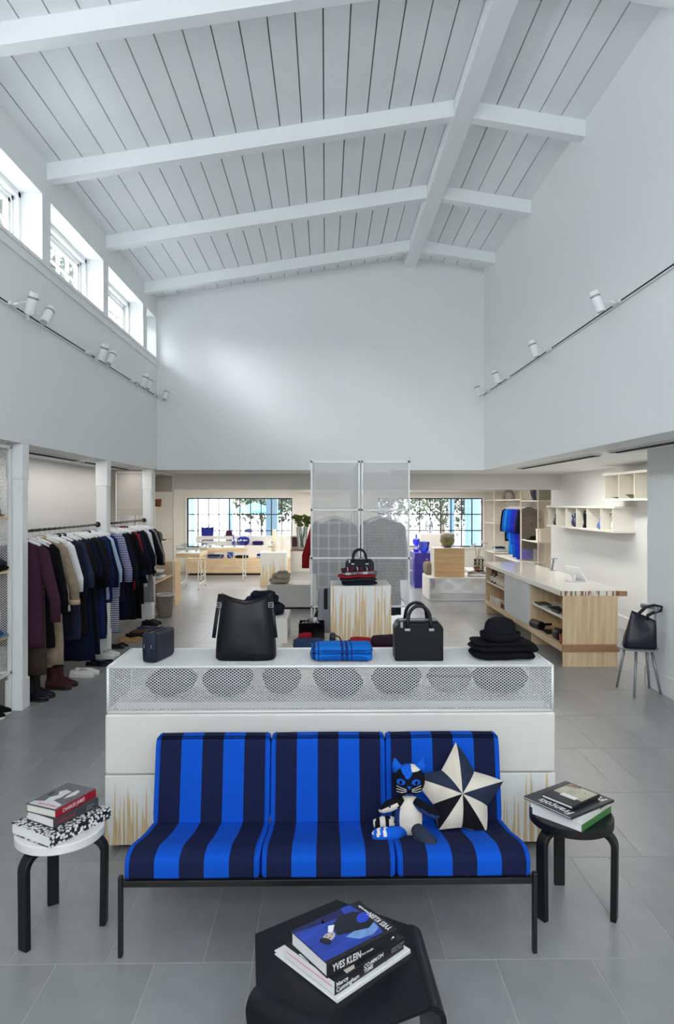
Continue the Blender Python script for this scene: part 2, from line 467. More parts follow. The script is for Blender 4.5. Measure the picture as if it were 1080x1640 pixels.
# clerestory windows along the left wall
def clerestory(n, y0, y1):
    w = thing('window_%d' % n, '', 'window', (XL-0.27, y0, 4.262)); del w['label']; del w['category']; struct(w)
    L = y1-y0; Hh = 0.673
    b = MB()
    for d, t in ((0.0, 0.05), (0.05, 0.035)):
        xa, xb = 0.0-d*0.5, 0.06-d
        b.box(xa-0.02, xb, 0, t+d, 0, Hh); b.box(xa-0.02, xb, L-t-d, L, 0, Hh); b.box(xa-0.02, xb, 0, L, Hh-t-d, Hh); b.box(xa-0.02, xb, 0, L, 0, t+d)
    b.build('window_frame', trim_m, w)
    i0, i1, k0, k1 = 0.085, L-0.085, 0.085, Hh-0.085
    b = MB()
    for y in (i0, i1-0.04): b.box(-0.045, -0.005, y, y+0.04, k0, k1)
    b.box(-0.045, -0.005, i0, i1, k0, k0+0.04); b.box(-0.045, -0.005, i0, i1, k1-0.04, k1)
    b.build('sash', trim_m, w)
    nc = 5; zs = [k0+0.04, (k0+k1)/2+0.02, k1-0.04]
    for c in range(1, nc):
        y = i0+0.04+(i1-i0-0.08)*c/nc
        b = MB(); b.box(-0.04, -0.008, y-0.011, y+0.011, k0+0.04, k1-0.04); b.build('muntin', trim_m, w)
    b = MB(); b.box(-0.04, -0.008, i0+0.04, i1-0.04, zs[1]-0.011, zs[1]+0.011); b.build('muntin', trim_m, w)
    for c in range(nc):
        for r in range(2):
            ya = i0+0.04+(i1-i0-0.08)*c/nc; yb = i0+0.04+(i1-i0-0.08)*(c+1)/nc
            b = MB(); b.box(-0.028, -0.024, ya, yb, zs[r], zs[r+1]); b.build('pane', glass_m, w)
n = 0
for i in range(len(edges)-1):
    n += 1; clerestory(n, edges[i][1], edges[i+1][0])

# ------------------------------------------------------------------ low ceilings, soffit, aisles
b = MB()
b.box(XR+0.3, 4.75, -3.0, 13.0, 2.455, 2.6)
b.box(XL-1.2, XR+0.3, YB+0.15, 13.0, 2.455, 2.6)
b.box(XL-1.2, XL-0.27, -3.0, YB+0.15, 2.455, 2.6)
b.box(-5.0, 5.2, 13.2, 19.2, 2.5, 2.6)
struct(b.build('ceiling_low', wall_m))
b = MB(); b.box(-5.0, 5.2, 12.95, 13.2, 2.16, 2.62)
struct(b.build('beam_back', grey_m, bevel=0.003))
def slot(name, x0, x1, y0, y1):
    b = MB(); b.box(x0, x1, y0, y1, 2.435, 2.456)
    f = b.build(name, white_m, bevel=0.002)
    for k in range(2):
        d = MB(); w = (x1-x0)/2; d.box(x0+w*k+0.012, x0+w*(k+1)-0.012, y0+0.02, y1-0.02, 2.430, 2.437); d.build('slot', dark_m, f)
    return f
tag(slot('air_vent', 2.98, 3.10, 7.6, 10.6), 'long dark slot air vent in the low ceiling above the counter', 'vent')
tag(slot('air_vent', 3.0, 3.12, 4.2, 7.2), 'long dark slot air vent in the low ceiling nearest the right edge', 'vent')
tag(slot('air_vent', -3.2, -3.09, 6.5, 8.7), 'dark slot air vent above the nearer half of the hanging clothes', 'vent')
tag(slot('air_vent', -3.2, -3.09, 8.9, 10.9), 'dark slot air vent above the further half of the hanging clothes', 'vent')
# right side: pier wall in front, recessed wall behind the counter
b = MB(); b.box(3.37, 4.7, -3.0, 7.1, 0, 2.456)
struct(b.build('wall_pier', wall_m))
b = MB(); b.box(3.352, 3.37, -3.0, 7.118, 0, 0.2); b.box(3.352, 4.48, 7.1, 7.118, 0, 0.2)
struct(b.build('baseboard_pier', trim_m, bevel=0.003))
b = MB(); b.box(4.48, 4.7, 7.0, 13.5, 0, 2.456)
struct(b.build('wall_counter', wall_m))
b = MB(); b.box(4.462, 4.48, 7.12, 13.5, 0, 0.2)
struct(b.build('baseboard_counter', trim_m, bevel=0.003))
# left side: clothes alcove
b = MB(); b.box(-3.75, -3.6, -3.0, 13.0, 0, 2.5); struct(b.build('wall_alcove', grey_m))
for i, y in enumerate((1.3, 3.85, 6.30, 8.74, 10.95)):
    b = MB(); b.box(-2.925, -2.785, y, y+0.14, 0, 2.452); 
    c = struct(b.build('column_%d' % (i+1), trim_m, bevel=0.012, seg=1))
    b = MB(); b.box(-2.93, -2.780, y-0.006, y+0.146, 2.12, 2.45); b.build('capital', trim_m, c, bevel=0.006)
    b = MB(); b.box(-2.935, -2.775, y-0.01, y+0.15, 0, 0.28); b.build('plinth_block', trim_m, c, bevel=0.006)
# front shop room beyond: walls and two steel windows
WY = 19.0
b = MB()
x0, x1, x2, x3 = -3.85, -0.93, 1.45, 4.39
zb, zt = 0.68, 2.045
for xa, xb, za, zz in ((-5.0, x0, 0, 2.6), (x0, x1, zt, 2.6), (x0, x1, 0, zb), (x1, x2, 0, 2.6), (x2, x3, zt, 2.6), (x2, x3, 0, zb), (x3, 5.2, 0, 2.6)):
    b.box(xa, xb, WY, WY+0.16, za, zz)
struct(b.build('wall_far', cream_m))
b = MB(); b.box(-5.1, -5.0, 13.0, 19.2, 0, 2.6); b.box(-5.1, -3.6, 12.9, 13.0, 0, 2.6); struct(b.build('wall_far_left', cream_m))
b = MB(); b.box(5.0, 5.1, 13.3, 19.2, 0, 2.6); b.box(4.7, 5.1, 13.3, 13.5, 0, 2.6); struct(b.build('wall_far_right', cream_m))
b = MB(); b.box(-0.72, 4.9, WY-0.28, WY, 2.2, 2.5); struct(b.build('trim_3', cream_m))
steel_w = M('black_window_steel', (40, 46, 56), 0.5)
def shopwin(n, xa, xb, nc):
    w = thing('window_%d' % n, '', 'window', (xa, WY, zb)); del w['label']; del w['category']; struct(w)
    W = xb-xa; H = zt-zb
    b = MB()
    for q in ((-0.05, 0.0, -0.05, H+0.05), (W, W+0.05, -0.05, H+0.05), (0, W, -0.06, 0.0), (0, W, H, H+0.05)): b.box(q[0], q[1], -0.03, 0.04, q[2], q[3])
    b.build('window_casing', trim_m, w)
    b = MB(); t = 0.03
    for q in ((0, t, 0, H), (W-t, W, 0, H), (0, W, 0, t), (0, W, H-t, H)): b.box(q[0], q[1], 0.05, 0.09, q[2], q[3])
    b.build('window_frame', steel_w, w)
    for c in range(1, nc):
        b = MB(); b.box(W*c/nc-0.014, W*c/nc+0.014, 0.052, 0.088, t, H-t); b.build('muntin', steel_w, w)
    for r in (1, 2):
        b = MB(); b.box(t, W-t, 0.054, 0.086, H*r/3-0.014, H*r/3+0.014); b.build('muntin', steel_w, w)
    for c in range(nc):
        for r in range(3):
            b = MB(); b.box(W*c/nc+0.012, W*(c+1)/nc-0.012, 0.068, 0.072, H*r/3+0.012, H*(r+1)/3-0.012); b.build('pane', glass_m, w)
shopwin(9, x0, x1, 10); shopwin(10, x2, x3, 10)

# ------------------------------------------------------------------ outside the windows
pav_m = M('street_paving', (120, 119, 116), 0.9, var=0.05)
b = MB(); b.box(-40, 40, 19.3, 70, -0.3, -0.05); struct(b.build('ground_outside', pav_m))
b = MB(); b.box(-60, -4.2, -20, 19.0, -0.3, -0.05); struct(b.build('ground_side', M('pale_bounce_ground', (206, 205, 200), 0.9, var=0.05)))  # unseen side ground, kept pale to bounce light up to the ceiling
b = MB(); b.box(-4.6, XL-0.27, -3.0, 13.0, 2.61, 2.7); struct(b.build('bounce_roof_aisle', M('white_bounce_roof', (226, 228, 230), 0.8)))  # unseen white roof, added to bounce daylight in through the high windows
bluec_m = M('pale_blue_paint', (150, 182, 206), 0.6, var=0.05)
for (x, y, w), lb in zip(((-4.2, 20.6, 0.42), (-3.0, 21.5, 0.12), (-1.63, 20.7, 0.34), (4.45, 20.6, 0.40), (3.95, 21.4, 0.16)),
        ('wide pale blue porch column at the left end of the left shop window', 'slim pale blue porch post behind the left shop window near its left end',
         'pale blue porch column behind the right half of the left shop window', 'wide pale blue porch column at the right end of the right shop window', 'slim pale blue porch post beside the wide one at the right shop window')):
    t = thing('porch_column', lb, 'column', (x, y, -0.05))
    b = MB(); b.box(-w/2, w/2, -w/2, w/2, 0, 3.2); b.build('shaft', bluec_m, t, bevel=0.01)
    b = MB(); b.box(-w/2-0.04, w/2+0.04, -w/2-0.04, w/2+0.04, 0, 0.25); b.build('base', bluec_m, t, bevel=0.01)
b = MB(); b.prism([(11.46, 2.61), (19.25, 2.61), (20.6, 2.75), (20.6, 3.1), (19.25, 3.2), (19.25, 9.0), (11.46, 9.0)], -2.75, 5.2, Matrix(((0,0,1,0),(1,0,0,0),(0,1,0,0),(0,0,0,1))))
b.box(-5.2, -2.75, 13.0, 20.4, 2.61, 2.75); struct(b.build('roof_sun_block', grey_m))  # unseen roof block, made tall to keep the sun off porch and street
# picket fence across the street
f = thing('picket_fence', 'white picket fence across the street seen through the left shop window', 'fence', (-6.2, 24.0, -0.05))
b = MB(); b.box(0, 5.6, 0.02, 0.06, 0.35, 0.44); b.box(0, 5.6, 0.02, 0.06, 1.05, 1.14); b.build('rail', white_m, f)
b0 = MB(); b0.prism([(-0.04, 0), (0.04, 0), (0.04, 1.28), (0, 1.36), (-0.04, 1.28)], -0.012, 0.012, TZ); p0 = b0.build('picket', white_m, f)
for k in range(1, 38):
    o = p0.copy(); C.objects.link(o); o.location = (0.15*k, 0, 0)
leaf_m = M('foliage', (46, 58, 36), 0.8, var=0.3, scale=3); bark_m = M('bark', (120, 104, 90), 0.9, var=0.2)
def tree(label, x, y, h, r, n=900, leaf=0.13, seed=1, trunk=0.14):
    rr = random.Random(seed)
    t = thing('tree', label, 'tree', (x, y, -0.05))
    b = MB(); b.tube([(0, 0, 0), (0.05, 0, h*0.35), (-0.05, 0.1, h*0.75)], [trunk, trunk*0.8, trunk*0.3], 8); b.build('trunk', bark_m, t, smooth=True)
    for k in range(4):
        a = k*1.7+seed; b = MB(); b.tube([(0.03, 0, h*0.38), (math.cos(a)*r*0.4, math.sin(a)*r*0.4, h*0.6), (math.cos(a)*r*0.8, math.sin(a)*r*0.8, h*0.78)], [trunk*0.5, trunk*0.3, 0.02], 6); b.build('branch', bark_m, t, smooth=True)
    V = []; F = []
    blobs = [(Vector((rr.uniform(-.7, .7)*r, rr.uniform(-.7, .7)*r, h*rr.uniform(.55, .95))), r*rr.uniform(.3, .55)) for _ in range(11)]
    for i in range(n):
        c, q = rr.choice(blobs)
        d = Vector((rr.gauss(0, 1), rr.gauss(0, 1), rr.gauss(0, 1))).normalized()*q*rr.uniform(0.55, 1.0)
        p = c+d; e = Euler((rr.uniform(0, 6), rr.uniform(0, 6), rr.uniform(0, 6))).to_matrix()
        s_ = leaf*rr.uniform(.6, 1.3); k = len(V)
        V += [p+e @ Vector(q2)*s_ for q2 in ((-.5, 0, 0), (0, -.28, .05), (.5, 0, 0), (0, .28, .05))]; F.append((k, k+1, k+2, k+3))
    b = MB(); b.add(V, F); b.build('foliage', leaf_m, t, kind='stuff')
tree('leafy tree across the street behind the left shop window', -2.5, 26.5, 2.75, 1.5, 2600, 0.16, 3, 0.1)
tree('broad tree across the street behind the right shop window', 4.6, 27, 2.9, 1.7, 2600, 0.16, 5, 0.1)
tree('thin tree left of the broad one behind the right shop window', 1.9, 28.5, 2.8, 1.4, 1800, 0.16, 6, 0.1)
tree('tall tree outside the nearest high window on the left', -8.4, 17.6, 12.4, 2.3, 4200, 0.2, 8, 0.2)
tree('tall tree outside the middle high window on the left', -8.8, 22.6, 12.4, 2.3, 4200, 0.2, 9, 0.2)
um = thing('patio_umbrella', 'turquoise patio umbrella across the street beyond the left window', 'umbrella', (-2.55, 24.6, -0.05))
turq = M('turquoise_canvas', (70, 176, 206), 0.8)
b = MB(); b.tube([(0, 0, 0), (0, 0, 2.0)], 0.025, 8); b.build('pole', white_m, um)
b = MB(); b.lathe([(0.02, 1.98), (0.9, 1.68), (0.9, 1.62), (0.86, 1.62), (0.02, 1.9)], 8); b.build('canopy', turq, um)
# shingled gable of the neighbour, outside the third high window
shing_m = M('grey_shingle', (134, 140, 146), 0.85, var=0.15, rnd=0.1)
nb = thing('neighbour_house', 'grey shingled gable wall outside the furthest high windows', 'house', (-6.4, 26.0, 0))
b = MB(); b.box(-3.4, 0, 0.05, 5.0, -0.05, 12.6); b.build('gable_wall', shing_m, nb)
sh0 = None
for r in range(13):
    for k in range(9):
        if sh0 is None:
            bb = MB(); bb.add([(-0.18, 0.05, 0), (0.18, 0.05, 0), (0.18, 0.05, 0.3), (-0.18, 0.05, 0.3), (-0.18, 0.0, 0), (0.18, 0.0, 0), (0.18, 0.04, 0.3), (-0.18, 0.04, 0.3)], [(4, 5, 6, 7), (0, 1, 5, 4), (1, 2, 6, 5), (3, 0, 4, 7)]); sh0 = bb.build('shingle', shing_m, nb); o = sh0
        else: o = sh0.copy(); C.objects.link(o)
        o.location = (-3.2+0.37*k+(0.18 if r % 2 else 0), 0, 9.0+0.27*r)

# ------------------------------------------------------------------ the long display table with its mesh box
drip_t = drip('poured_paint_plywood', 0.40, 0.22, 52.0, 0.445)
def blk(name, label, cat, x0, x1, y0, y1, z0, z1, mat, parent=None, bevel=0.004):
    """a box whose local origin is the middle of its base"""
    cx, cy = (x0+x1)/2, (y0+y1)/2
    b = MB(); b.box(x0-cx, x1-cx, y0-cy, y1-cy, 0, z1-z0)
    o = b.build(name, mat, parent, bevel=bevel); o.location = (cx, cy, z0)
    if label and cat: tag(o, label, cat)
    return o
tb = thing('display_table', 'long white display table behind the sofa with an expanded mesh box on top', 'table', (0.031, 3.74, 0))
hw = 1.235
b = MB(); b.box(-hw+0.06, hw-0.06, 0.06, 0.46, 0, 0.04); b.build('plinth', dark_m, tb)
b = MB(); b.box(-hw, hw, 0, 0.52, 0.035, 0.415); b.build('lower_block', drip_t, tb, bevel=0.004, label='plywood block with poured white paint')
b = MB(); b.box(-hw, hw, 0, 0.52, 0.42, 0.748); b.build('upper_block', offw_m, tb, bevel=0.012, seg=3)
z0, z1, hx, dy = 0.757, 1.003, 1.222, 0.47
b = MB()
for x in (-hx, hx):
    for y in (0.012, dy): b.tube([(x, y, z0), (x, y, z1)], 0.008, 8)
    for z in (z0, z1): b.tube([(x, 0.012, z), (x, dy, z)], 0.008, 8)
for y in (0.012, dy):
    for z in (z0, z1): b.tube([(-hx, y, z), (hx, y, z)], 0.008, 8)
b.build('box_frame', wmetal_m, tb, smooth=True)
LW, SW, ST = 0.0213, 0.0155, 0.0036
b = MB(); b.emesh((-hx, 0.012, z0), (1, 0, 0), (0, 0, 1), 2*hx, z1-z0, LW, SW, ST, 0.002); b.build('mesh_front', wmetal_m, tb, kind='stuff')
b = MB(); b.emesh((-hx, dy, z0), (1, 0, 0), (0, 0, 1), 2*hx, z1-z0, LW, SW, ST); b.build('mesh_back', wmetal_m, tb, kind='stuff')
for x, nm in ((-hx, 'mesh_side'), (hx, 'mesh_side')):
    b = MB(); b.emesh((x, 0.012, z0), (0, 1, 0), (0, 0, 1), dy-0.012, z1-z0, LW, SW, ST); b.build(nm, wmetal_m, tb, kind='stuff')
b = MB(); b.emesh((-hx, 0.012, z1), (1, 0, 0), (0, 1, 0), 2*hx, dy-0.012, LW, 0.0145, 0.0050, 0.002); b.build('mesh_top', wmetal_m, tb, kind='stuff')

# hats lying inside the mesh box
def hat(name, label, loc, mat, crown=0.085, h=0.11, brim=0.14, rz=0.0, up=0.012, group=None, cat='hat', band=None, sx=0.86, rot=None):
    t = thing(name, label, cat, loc, rz, group, rot)
    b = MB(); b.lathe([(crown*0.99, 0.0), (brim*0.96, up*0.35), (brim, up), (brim*0.985, up+0.004), (crown*1.12, 0.008), (crown*1.02, 0.01)], 28, sx=1, sy=sx); b.build('brim', mat, t, smooth=True)
    b = MB(); b.lathe([(crown*1.04, 0.006), (crown*1.02, h*0.25), (crown*1.0, h*0.5), (crown*0.93, h*0.75), (crown*0.75, h*0.92), (crown*0.45, h*1.0), (0.01, h*1.01)], 28, sx=1, sy=sx); b.build('crown', mat, t, smooth=True)
    b = MB(); b.lathe([(crown*1.05, 0.012), (crown*1.055, 0.02), (crown*1.045, 0.036), (crown*1.0, 0.036)], 28, sx=1, sy=sx, cap=False); b.build('hat_band', band or mat, t, smooth=True)
    return t
felt_b = cloth('black_felt', (24, 25, 30), bump=0.2); felt_n = cloth('navy_felt', (34, 40, 62), bump=0.2); felt_g = cloth('grey_felt', (120, 118, 116), bump=0.2); felt_k = cloth('brown_felt', (90, 72, 60), bump=0.2)
hb = 0.757
def soft_hat(label, loc, mat, w, d, h, rz):
    t = thing('soft_hat', label, 'hat', loc, 0, 'hats inside the mesh box', rot=(math.radians(rz), math.radians(-rz*0.7), rz))
    b = MB(); b.lathe([(w*0.55, 0), (w*0.80, h*0.14), (w*0.97, h*0.40), (w, h*0.46), (w*0.97, h*0.52)], 32, sy=d/w); b.build('brim', mat, t, smooth=True)
    b = MB(); b.lathe([(w*0.965, h*0.515), (w*0.88, h*0.64), (w*0.66, h*0.83), (w*0.36, h*0.96), (0.01, h)], 32, sy=d/w); b.build('crown', mat, t, smooth=True)
    b = MB(); b.lathe([(w*0.985, h*0.43), (w*1.006, h*0.46), (w*0.985, h*0.53)], 32, sy=d/w, cap=False); b.build('hat_band', black_l, t, smooth=True)
hat_spec = [(-0.89, 3.99, felt_b, 0.185, 0.15, 'wide black hat inside the mesh box, first from the left'),
            (-0.57, 4.02, felt_n, 0.150, 0.17, 'navy hat inside the mesh box under the bucket bag'),
            (-0.26, 3.99, felt_k, 0.115, 0.19, 'tall narrow brown hat inside the mesh box, third from the left'),
            (0.06, 4.0, felt_n, 0.175, 0.16, 'navy hat inside the mesh box under the blue plaid blanket'),
            (0.42, 3.99, felt_b, 0.165, 0.18, 'black hat inside the mesh box under the boxy handbag'),
            (0.73, 4.01, felt_g, 0.135, 0.17, 'grey hat inside the mesh box between two black ones'),
            (1.02, 3.99, felt_b, 0.170, 0.18, 'black hat inside the mesh box under the bowler hat')]
for (x, y, m, w, h, lb), tl in zip(hat_spec, (5, -9, 3, 8, -5, 10, -6)): soft_hat(lb, (x, y, hb+0.045), m, w, min(w, 0.15), h, tl)
b = MB(); b.box(-1.2, 1.2, 0.10, 0.44, 0.75, 0.785); b.build('inner_shelf', offw_m, tb)

# ------------------------------------------------------------------ on top of the mesh box
TZ0 = 1.006
# pouch with two zips
p = thing('pouch_bag', 'small navy leather pouch with two zips, left end of the mesh table', 'bag', (-0.962, 3.945, TZ0), math.radians(76))
b = MB(); b.se(0.25, 0.088, 0.168, 0.22, 0.25, 32, 14, wr=0.004, seed=2); b.build('body', navy_l, p, smooth=True)
for s in (-0.022, 0.022):
    b = MB(); b.tube([(-0.121, s, 0.03), (-0.125, s, 0.10), (-0.117, s, 0.150), (-0.095, s, 0.167), (0, s, 0.1705), (0.095, s, 0.167), (0.117, s, 0.15), (0.125, s, 0.1)], 0.0042, 6); b.build('zip', black_l, p, smooth=True)
    b = MB(); b.box(-0.130, -0.126, s-0.0025, s+0.0025, 0.085, 0.105); b.build('zip_pull', steel_m, p, bevel=0.001)
# bucket bag
bk = thing('bucket_bag', 'large black leather bucket bag with side buckles on the mesh table', 'bag', (-0.46, 3.96, TZ0), 0.0)
b = MB(); rings = []
for z, w, d, e in ((0.0, 0.325, 0.17, .45), (0.012, 0.345, 0.185, .5), (0.05, 0.345, 0.19, .55), (0.12, 0.335, 0.18, .6), (0.20, 0.318, 0.165, .65), (0.28, 0.30, 0.14, .7), (0.335, 0.29, 0.115, .75), (0.345, 0.288, 0.11, .75)):
    ring = []
    for k in range(44):
        th = 2*PI*k/44; c_, s_ = math.cos(th), math.sin(th)
        x = w/2*math.copysign(abs(c_)**e, c_); y = d/2*math.copysign(abs(s_)**e, s_)
        q = mn.noise(Vector((x*9, y*9, z*7+3)))*0.010*(1 if z > 0.03 else 0.2)
        zz = z+(0.028*abs(x/(w/2))**3 - 0.022*(1-abs(x/(w/2))) if z > 0.3 else 0)
        ring.append((x, y+q*(1 if y > 0 else -1)*1.4, zz))
    rings.append(ring)
inner = [[(x*0.96, y*0.93, zz-0.004) for x, y, zz in rings[-1]], [(x*0.95, y*0.9, 0.08) for x, y, zz in rings[3]]]
b.loft(rings+inner); b.build('body', black_l, bk, smooth=True)
for s in (-1, 1):
    b = MB(); b.tube([(s*0.145, -0.045, 0.375), (s*0.155, -0.058, 0.30), (s*0.166, -0.07, 0.21), (s*0.176, -0.075, 0.13)], 0.011, 8, flat=0.3, up=(0, -1, 0)); b.build('strap', black_l, bk, smooth=True)
    b = MB()
    cx, cy, cz = s*0.148, -0.066, 0.315
    for dx in (-0.013, 0.013): b.bar((cx+dx, cy, cz-0.013), (cx+dx, cy, cz+0.013), 0.003)
    for dz in (-0.013, 0.0, 0.013): b.bar((cx-0.013, cy, cz+dz), (cx+0.013, cy, cz+dz), 0.003)
    b.build('buckle', steel_m, bk)
# blue plaid blanket
plaid_m = plaid('blue_plaid_wool', (24, 112, 204), [(0, 0.185, 0.36, 0.0075, (40, 30, 66), 0.85), (0, 0.185, 0.22, 0.004, (24, 34, 84), 0.8), (0, 0.185, 0.5, 0.0075, (40, 30, 66), 0.85), (2, 0.06, 0.4, 0.0035, (20, 50, 130), 0.7), (1, 0.07, 0.2, 0.005, (20, 50, 130), 0.6)])
bl = thing('folded_blanket', 'bright blue plaid wool blanket folded on the mesh table', 'blanket', (0.091, 3.945, TZ0), 0.02)
for k, (w, d, h, z) in enumerate(((0.355, 0.235, 0.05, 0), (0.35, 0.235, 0.05, 0.037))):
    b = MB(); b.se(w, d, h, 0.6, 0.28, 48, 12, c=(0, 0, z), wr=0.008, seed=k+4); b.build('fold', plaid_m, bl, smooth=True)
# boxy handbag
hbg = thing('boxy_handbag', 'boxy black leather handbag with two arched handles on the mesh table', 'bag', (0.53, 3.93, TZ0), 0.0)
poly = [(-0.137, 0), (0.137, 0), (0.137, 0.185), (0.118, 0.215), (-0.118, 0.215), (-0.137, 0.185)]
b = MB(); b.prism(poly, -0.075, 0.075, TZ); b.build('body', black_l, hbg, bevel=0.006, seg=3, smooth='auto')
b = MB(); b.box(-0.112, 0.112, -0.055, 0.055, 0.215, 0.222); b.build('top_flap', black_l, hbg, bevel=0.003)
b = MB(); b.tube([(-0.11, -0.0, 0.223), (0.11, 0, 0.223)], 0.004, 6); b.build('zip', steel_m, hbg)
b = MB(); b.box(-0.108, -0.094, -0.0815, -0.076, 0.19, 0.222); b.build('zip_pull', steel_m, hbg, bevel=0.001)
for y in (-0.062, 0.062):
    b = MB(); pts = [(-0.068, y*1.28, 0.178), (-0.066, y*1.26, 0.215)]+[(-0.062*math.cos(PI*k/10), y*(1.18-0.15*math.sin(PI*k/10)), 0.24+0.072*math.sin(PI*k/10)) for k in range(11)]+[(0.066, y*1.26, 0.215), (0.068, y*1.28, 0.178)]
    b.tube(pts, 0.010, 8, flat=0.5, up=(0, 1, 0)); b.build('handle', black_l, hbg, smooth=True)
    for s in (-1, 1):
        b = MB(); b.box(s*0.068-0.015, s*0.068+0.015, y*1.33-0.002, y*1.33+0.002, 0.172, 0.186); b.build('handle_stud', steel_m, hbg, bevel=0.001)
# folded black sweaters and bowler hat
def folded(name, label, cat, loc, w, d, layers, rz=0.0, group=None, part='fold', wr=0.008, exy=0.35, ez=0.7):
    """layers: (height, material, dx, dy, shrink); each a soft rounded slab"""
    t = thing(name, label, cat, loc, rz, group); z = 0
    for i, (h, m, dx, dy, q) in enumerate(layers):
        b = MB(); b.se(w*q, d*q, h*1.12, ez, exy, 36, 10, c=(dx, dy, z), wr=wr, seed=i+loc[0]*5); b.build(part, m, t, smooth=True); z += h*0.86
    return t
folded('folded_sweater', 'black wool sweater folded directly on the mesh table under another one', 'sweater', (1.02, 3.95, TZ0), 0.36, 0.24, [(0.046, black_c, 0.0, 0, 1.0)])
folded('folded_sweater', 'black wool sweater with rolled sleeves folded right under the bowler hat', 'sweater', (1.03, 3.955, TZ0+0.045), 0.39, 0.235, [(0.036, black_c, 0.0, 0, 1.0), (0.026, black_c, -0.02, -0.005, 0.88)], wr=0.014)
hat('bowler_hat', 'black felt bowler hat with upturned brim on the folded sweaters', (1.013, 3.95, TZ0+0.101), felt_b, 0.092, 0.128, 0.118, 0.1, 0.042, sx=0.92, band=black_l)

# ------------------------------------------------------------------ striped sofa
NV, BB = (24, 30, 64), (12, 82, 196)
stripe_m = stripes('blue_striped_upholstery', 0, 0.262, 5, NV, BB, edge=BB)
pipe_m = cloth('blue_piping', BB)
sf = thing('sofa', 'three seat sofa in blue and navy stripes on a slim black steel frame', 'sofa', (0.012, 0, 0))
W3 = 0.575
def cushion(prof, name, cx):
    """prof: closed (y, z) outline; swept along x with softened ends"""
    b = MB(); rings = []
    cy = sum(p[0] for p in prof)/len(prof); cz = sum(p[1] for p in prof)/len(prof)
    for x, q in ((-0.287, 0.86), (-0.2845, 0.94), (-0.278, 0.985), (-0.262, 1.0), (-0.13, 1.012), (0, 1.016), (0.13, 1.012), (0.262, 1.0), (0.278, 0.985), (0.2845, 0.94), (0.287, 0.86)):
        rings.append([(x, cy+(y-cy)*q, cz+(z-cz)*q) for y, z in prof])
    b.loft(rings); o = b.build(name, stripe_m, sf, smooth=True); o.location = (cx, 0, 0)
    for s in (-1, 1):
        pb = MB(); pb.tube([(s*0.266, cy+(y-cy)*1.004, cz+(z-cz)*1.004) for y, z in prof], 0.0032, 6, close=True); pb.build('piping', pipe_m, o, smooth=True)
    return o
def outline(pts, r):
    """rounded polygon"""
    out = []; n = len(pts)
    for i in range(n):
        p0, p, p1 = Vector(pts[i-1]), Vector(pts[i]), Vector(pts[(i+1) % n])
        rr = r[i] if isinstance(r, (list, tuple)) else r
        a = p+(p0-p).normalized()*rr; c = p+(p1-p).normalized()*rr
        for k in range(7):
            t = k/6; out.append(tuple(a*(1-t)**2+p*2*t*(1-t)+c*t*t))
    return out
seatp = outline([(2.885, 0.318), (3.43, 0.245), (3.43, 0.318), (3.22, 0.350), (2.965, 0.418), (2.885, 0.40)], [0.012, 0.02, 0.02, 0.08, 0.05, 0.03])
backp = outline([(3.375, 0.31), (3.465, 0.31), (3.535, 0.70), (3.515, 0.722), (3.455, 0.722), (3.44, 0.70)], [0.02, 0.02, 0.03, 0.012, 0.014, 0.03])
for i in (-1, 0, 1):
    cushion(seatp, 'seat_cushion', i*(W3+0.003)); cushion(backp, 'back_cushion', i*(W3+0.003))
hx = 0.872
b = MB()
b.box(-hx, hx, 2.875, 2.90, 0.288, 0.314); b.box(-hx, hx, 3.44, 3.465, 0.215, 0.24)
for x in (-hx, hx-0.02, -0.3, 0.28): b.bar((x+0.01, 2.885, 0.30), (x+0.01, 3.45, 0.228), 0.02, 0.024)
for x in (-0.864, 0.864): b.bar((x, 3.475, 0.22), (x, 3.52, 0.60), 0.018, 0.03)
b.bar((-0.864, 3.525, 0.59), (0.864, 3.525, 0.59), 0.02, 0.02)
b.build('frame', black_m, sf, bevel=0.002, seg=1)
for x in (-hx, hx):
    b = MB(); b.box(x-0.009, x+0.009, 2.862, 2.89, 0, 0.338); b.build('leg', black_m, sf, bevel=0.004, seg=2)
    b = MB(); b.box(x-0.009, x+0.009, 3.445, 3.473, 0, 0.25); b.build('leg', black_m, sf, bevel=0.004, seg=2)

# ------------------------------------------------------------------ star pillow and plush cat
star_l = cloth('cream_wool', (214, 206, 192), bump=0.6, bscale=150); star_d = cloth('dark_blue_wool', (44, 52, 72), bump=0.6, bscale=150); star_k = cloth('black_wool', (24, 25, 30), bump=0.5)
st = thing('star_pillow', 'five pointed star pillow in cream and dark blue wool wedges on the sofa', 'pillow', (0.648, 3.30, 0.482), rot=(math.radians(-31), math.radians(4), 0.06))
pts = []
for k in range(10):
    a = PI/2-k*PI/5; r = 0.25 if k % 2 == 0 else 0.14
    pts.append(Vector((math.cos(a)*r, 0, math.sin(a)*r)))
tips = {2: 0.95, 4: 0.80, 6: 0.76, 8: 1.0}
for k, q in tips.items(): pts[k] = pts[k]*q
def starpt(p, q, sign):   # p on outline, q 0 (centre) .. 1
    d = 0.062*(1-q**2.2)+0.010*q
    return p*q+Vector((0, -sign*(d if q < 1 else 0.006), 0))
cols = [star_d, star_l, star_d, star_l, star_k, star_l, star_k, star_l, star_d, star_l]
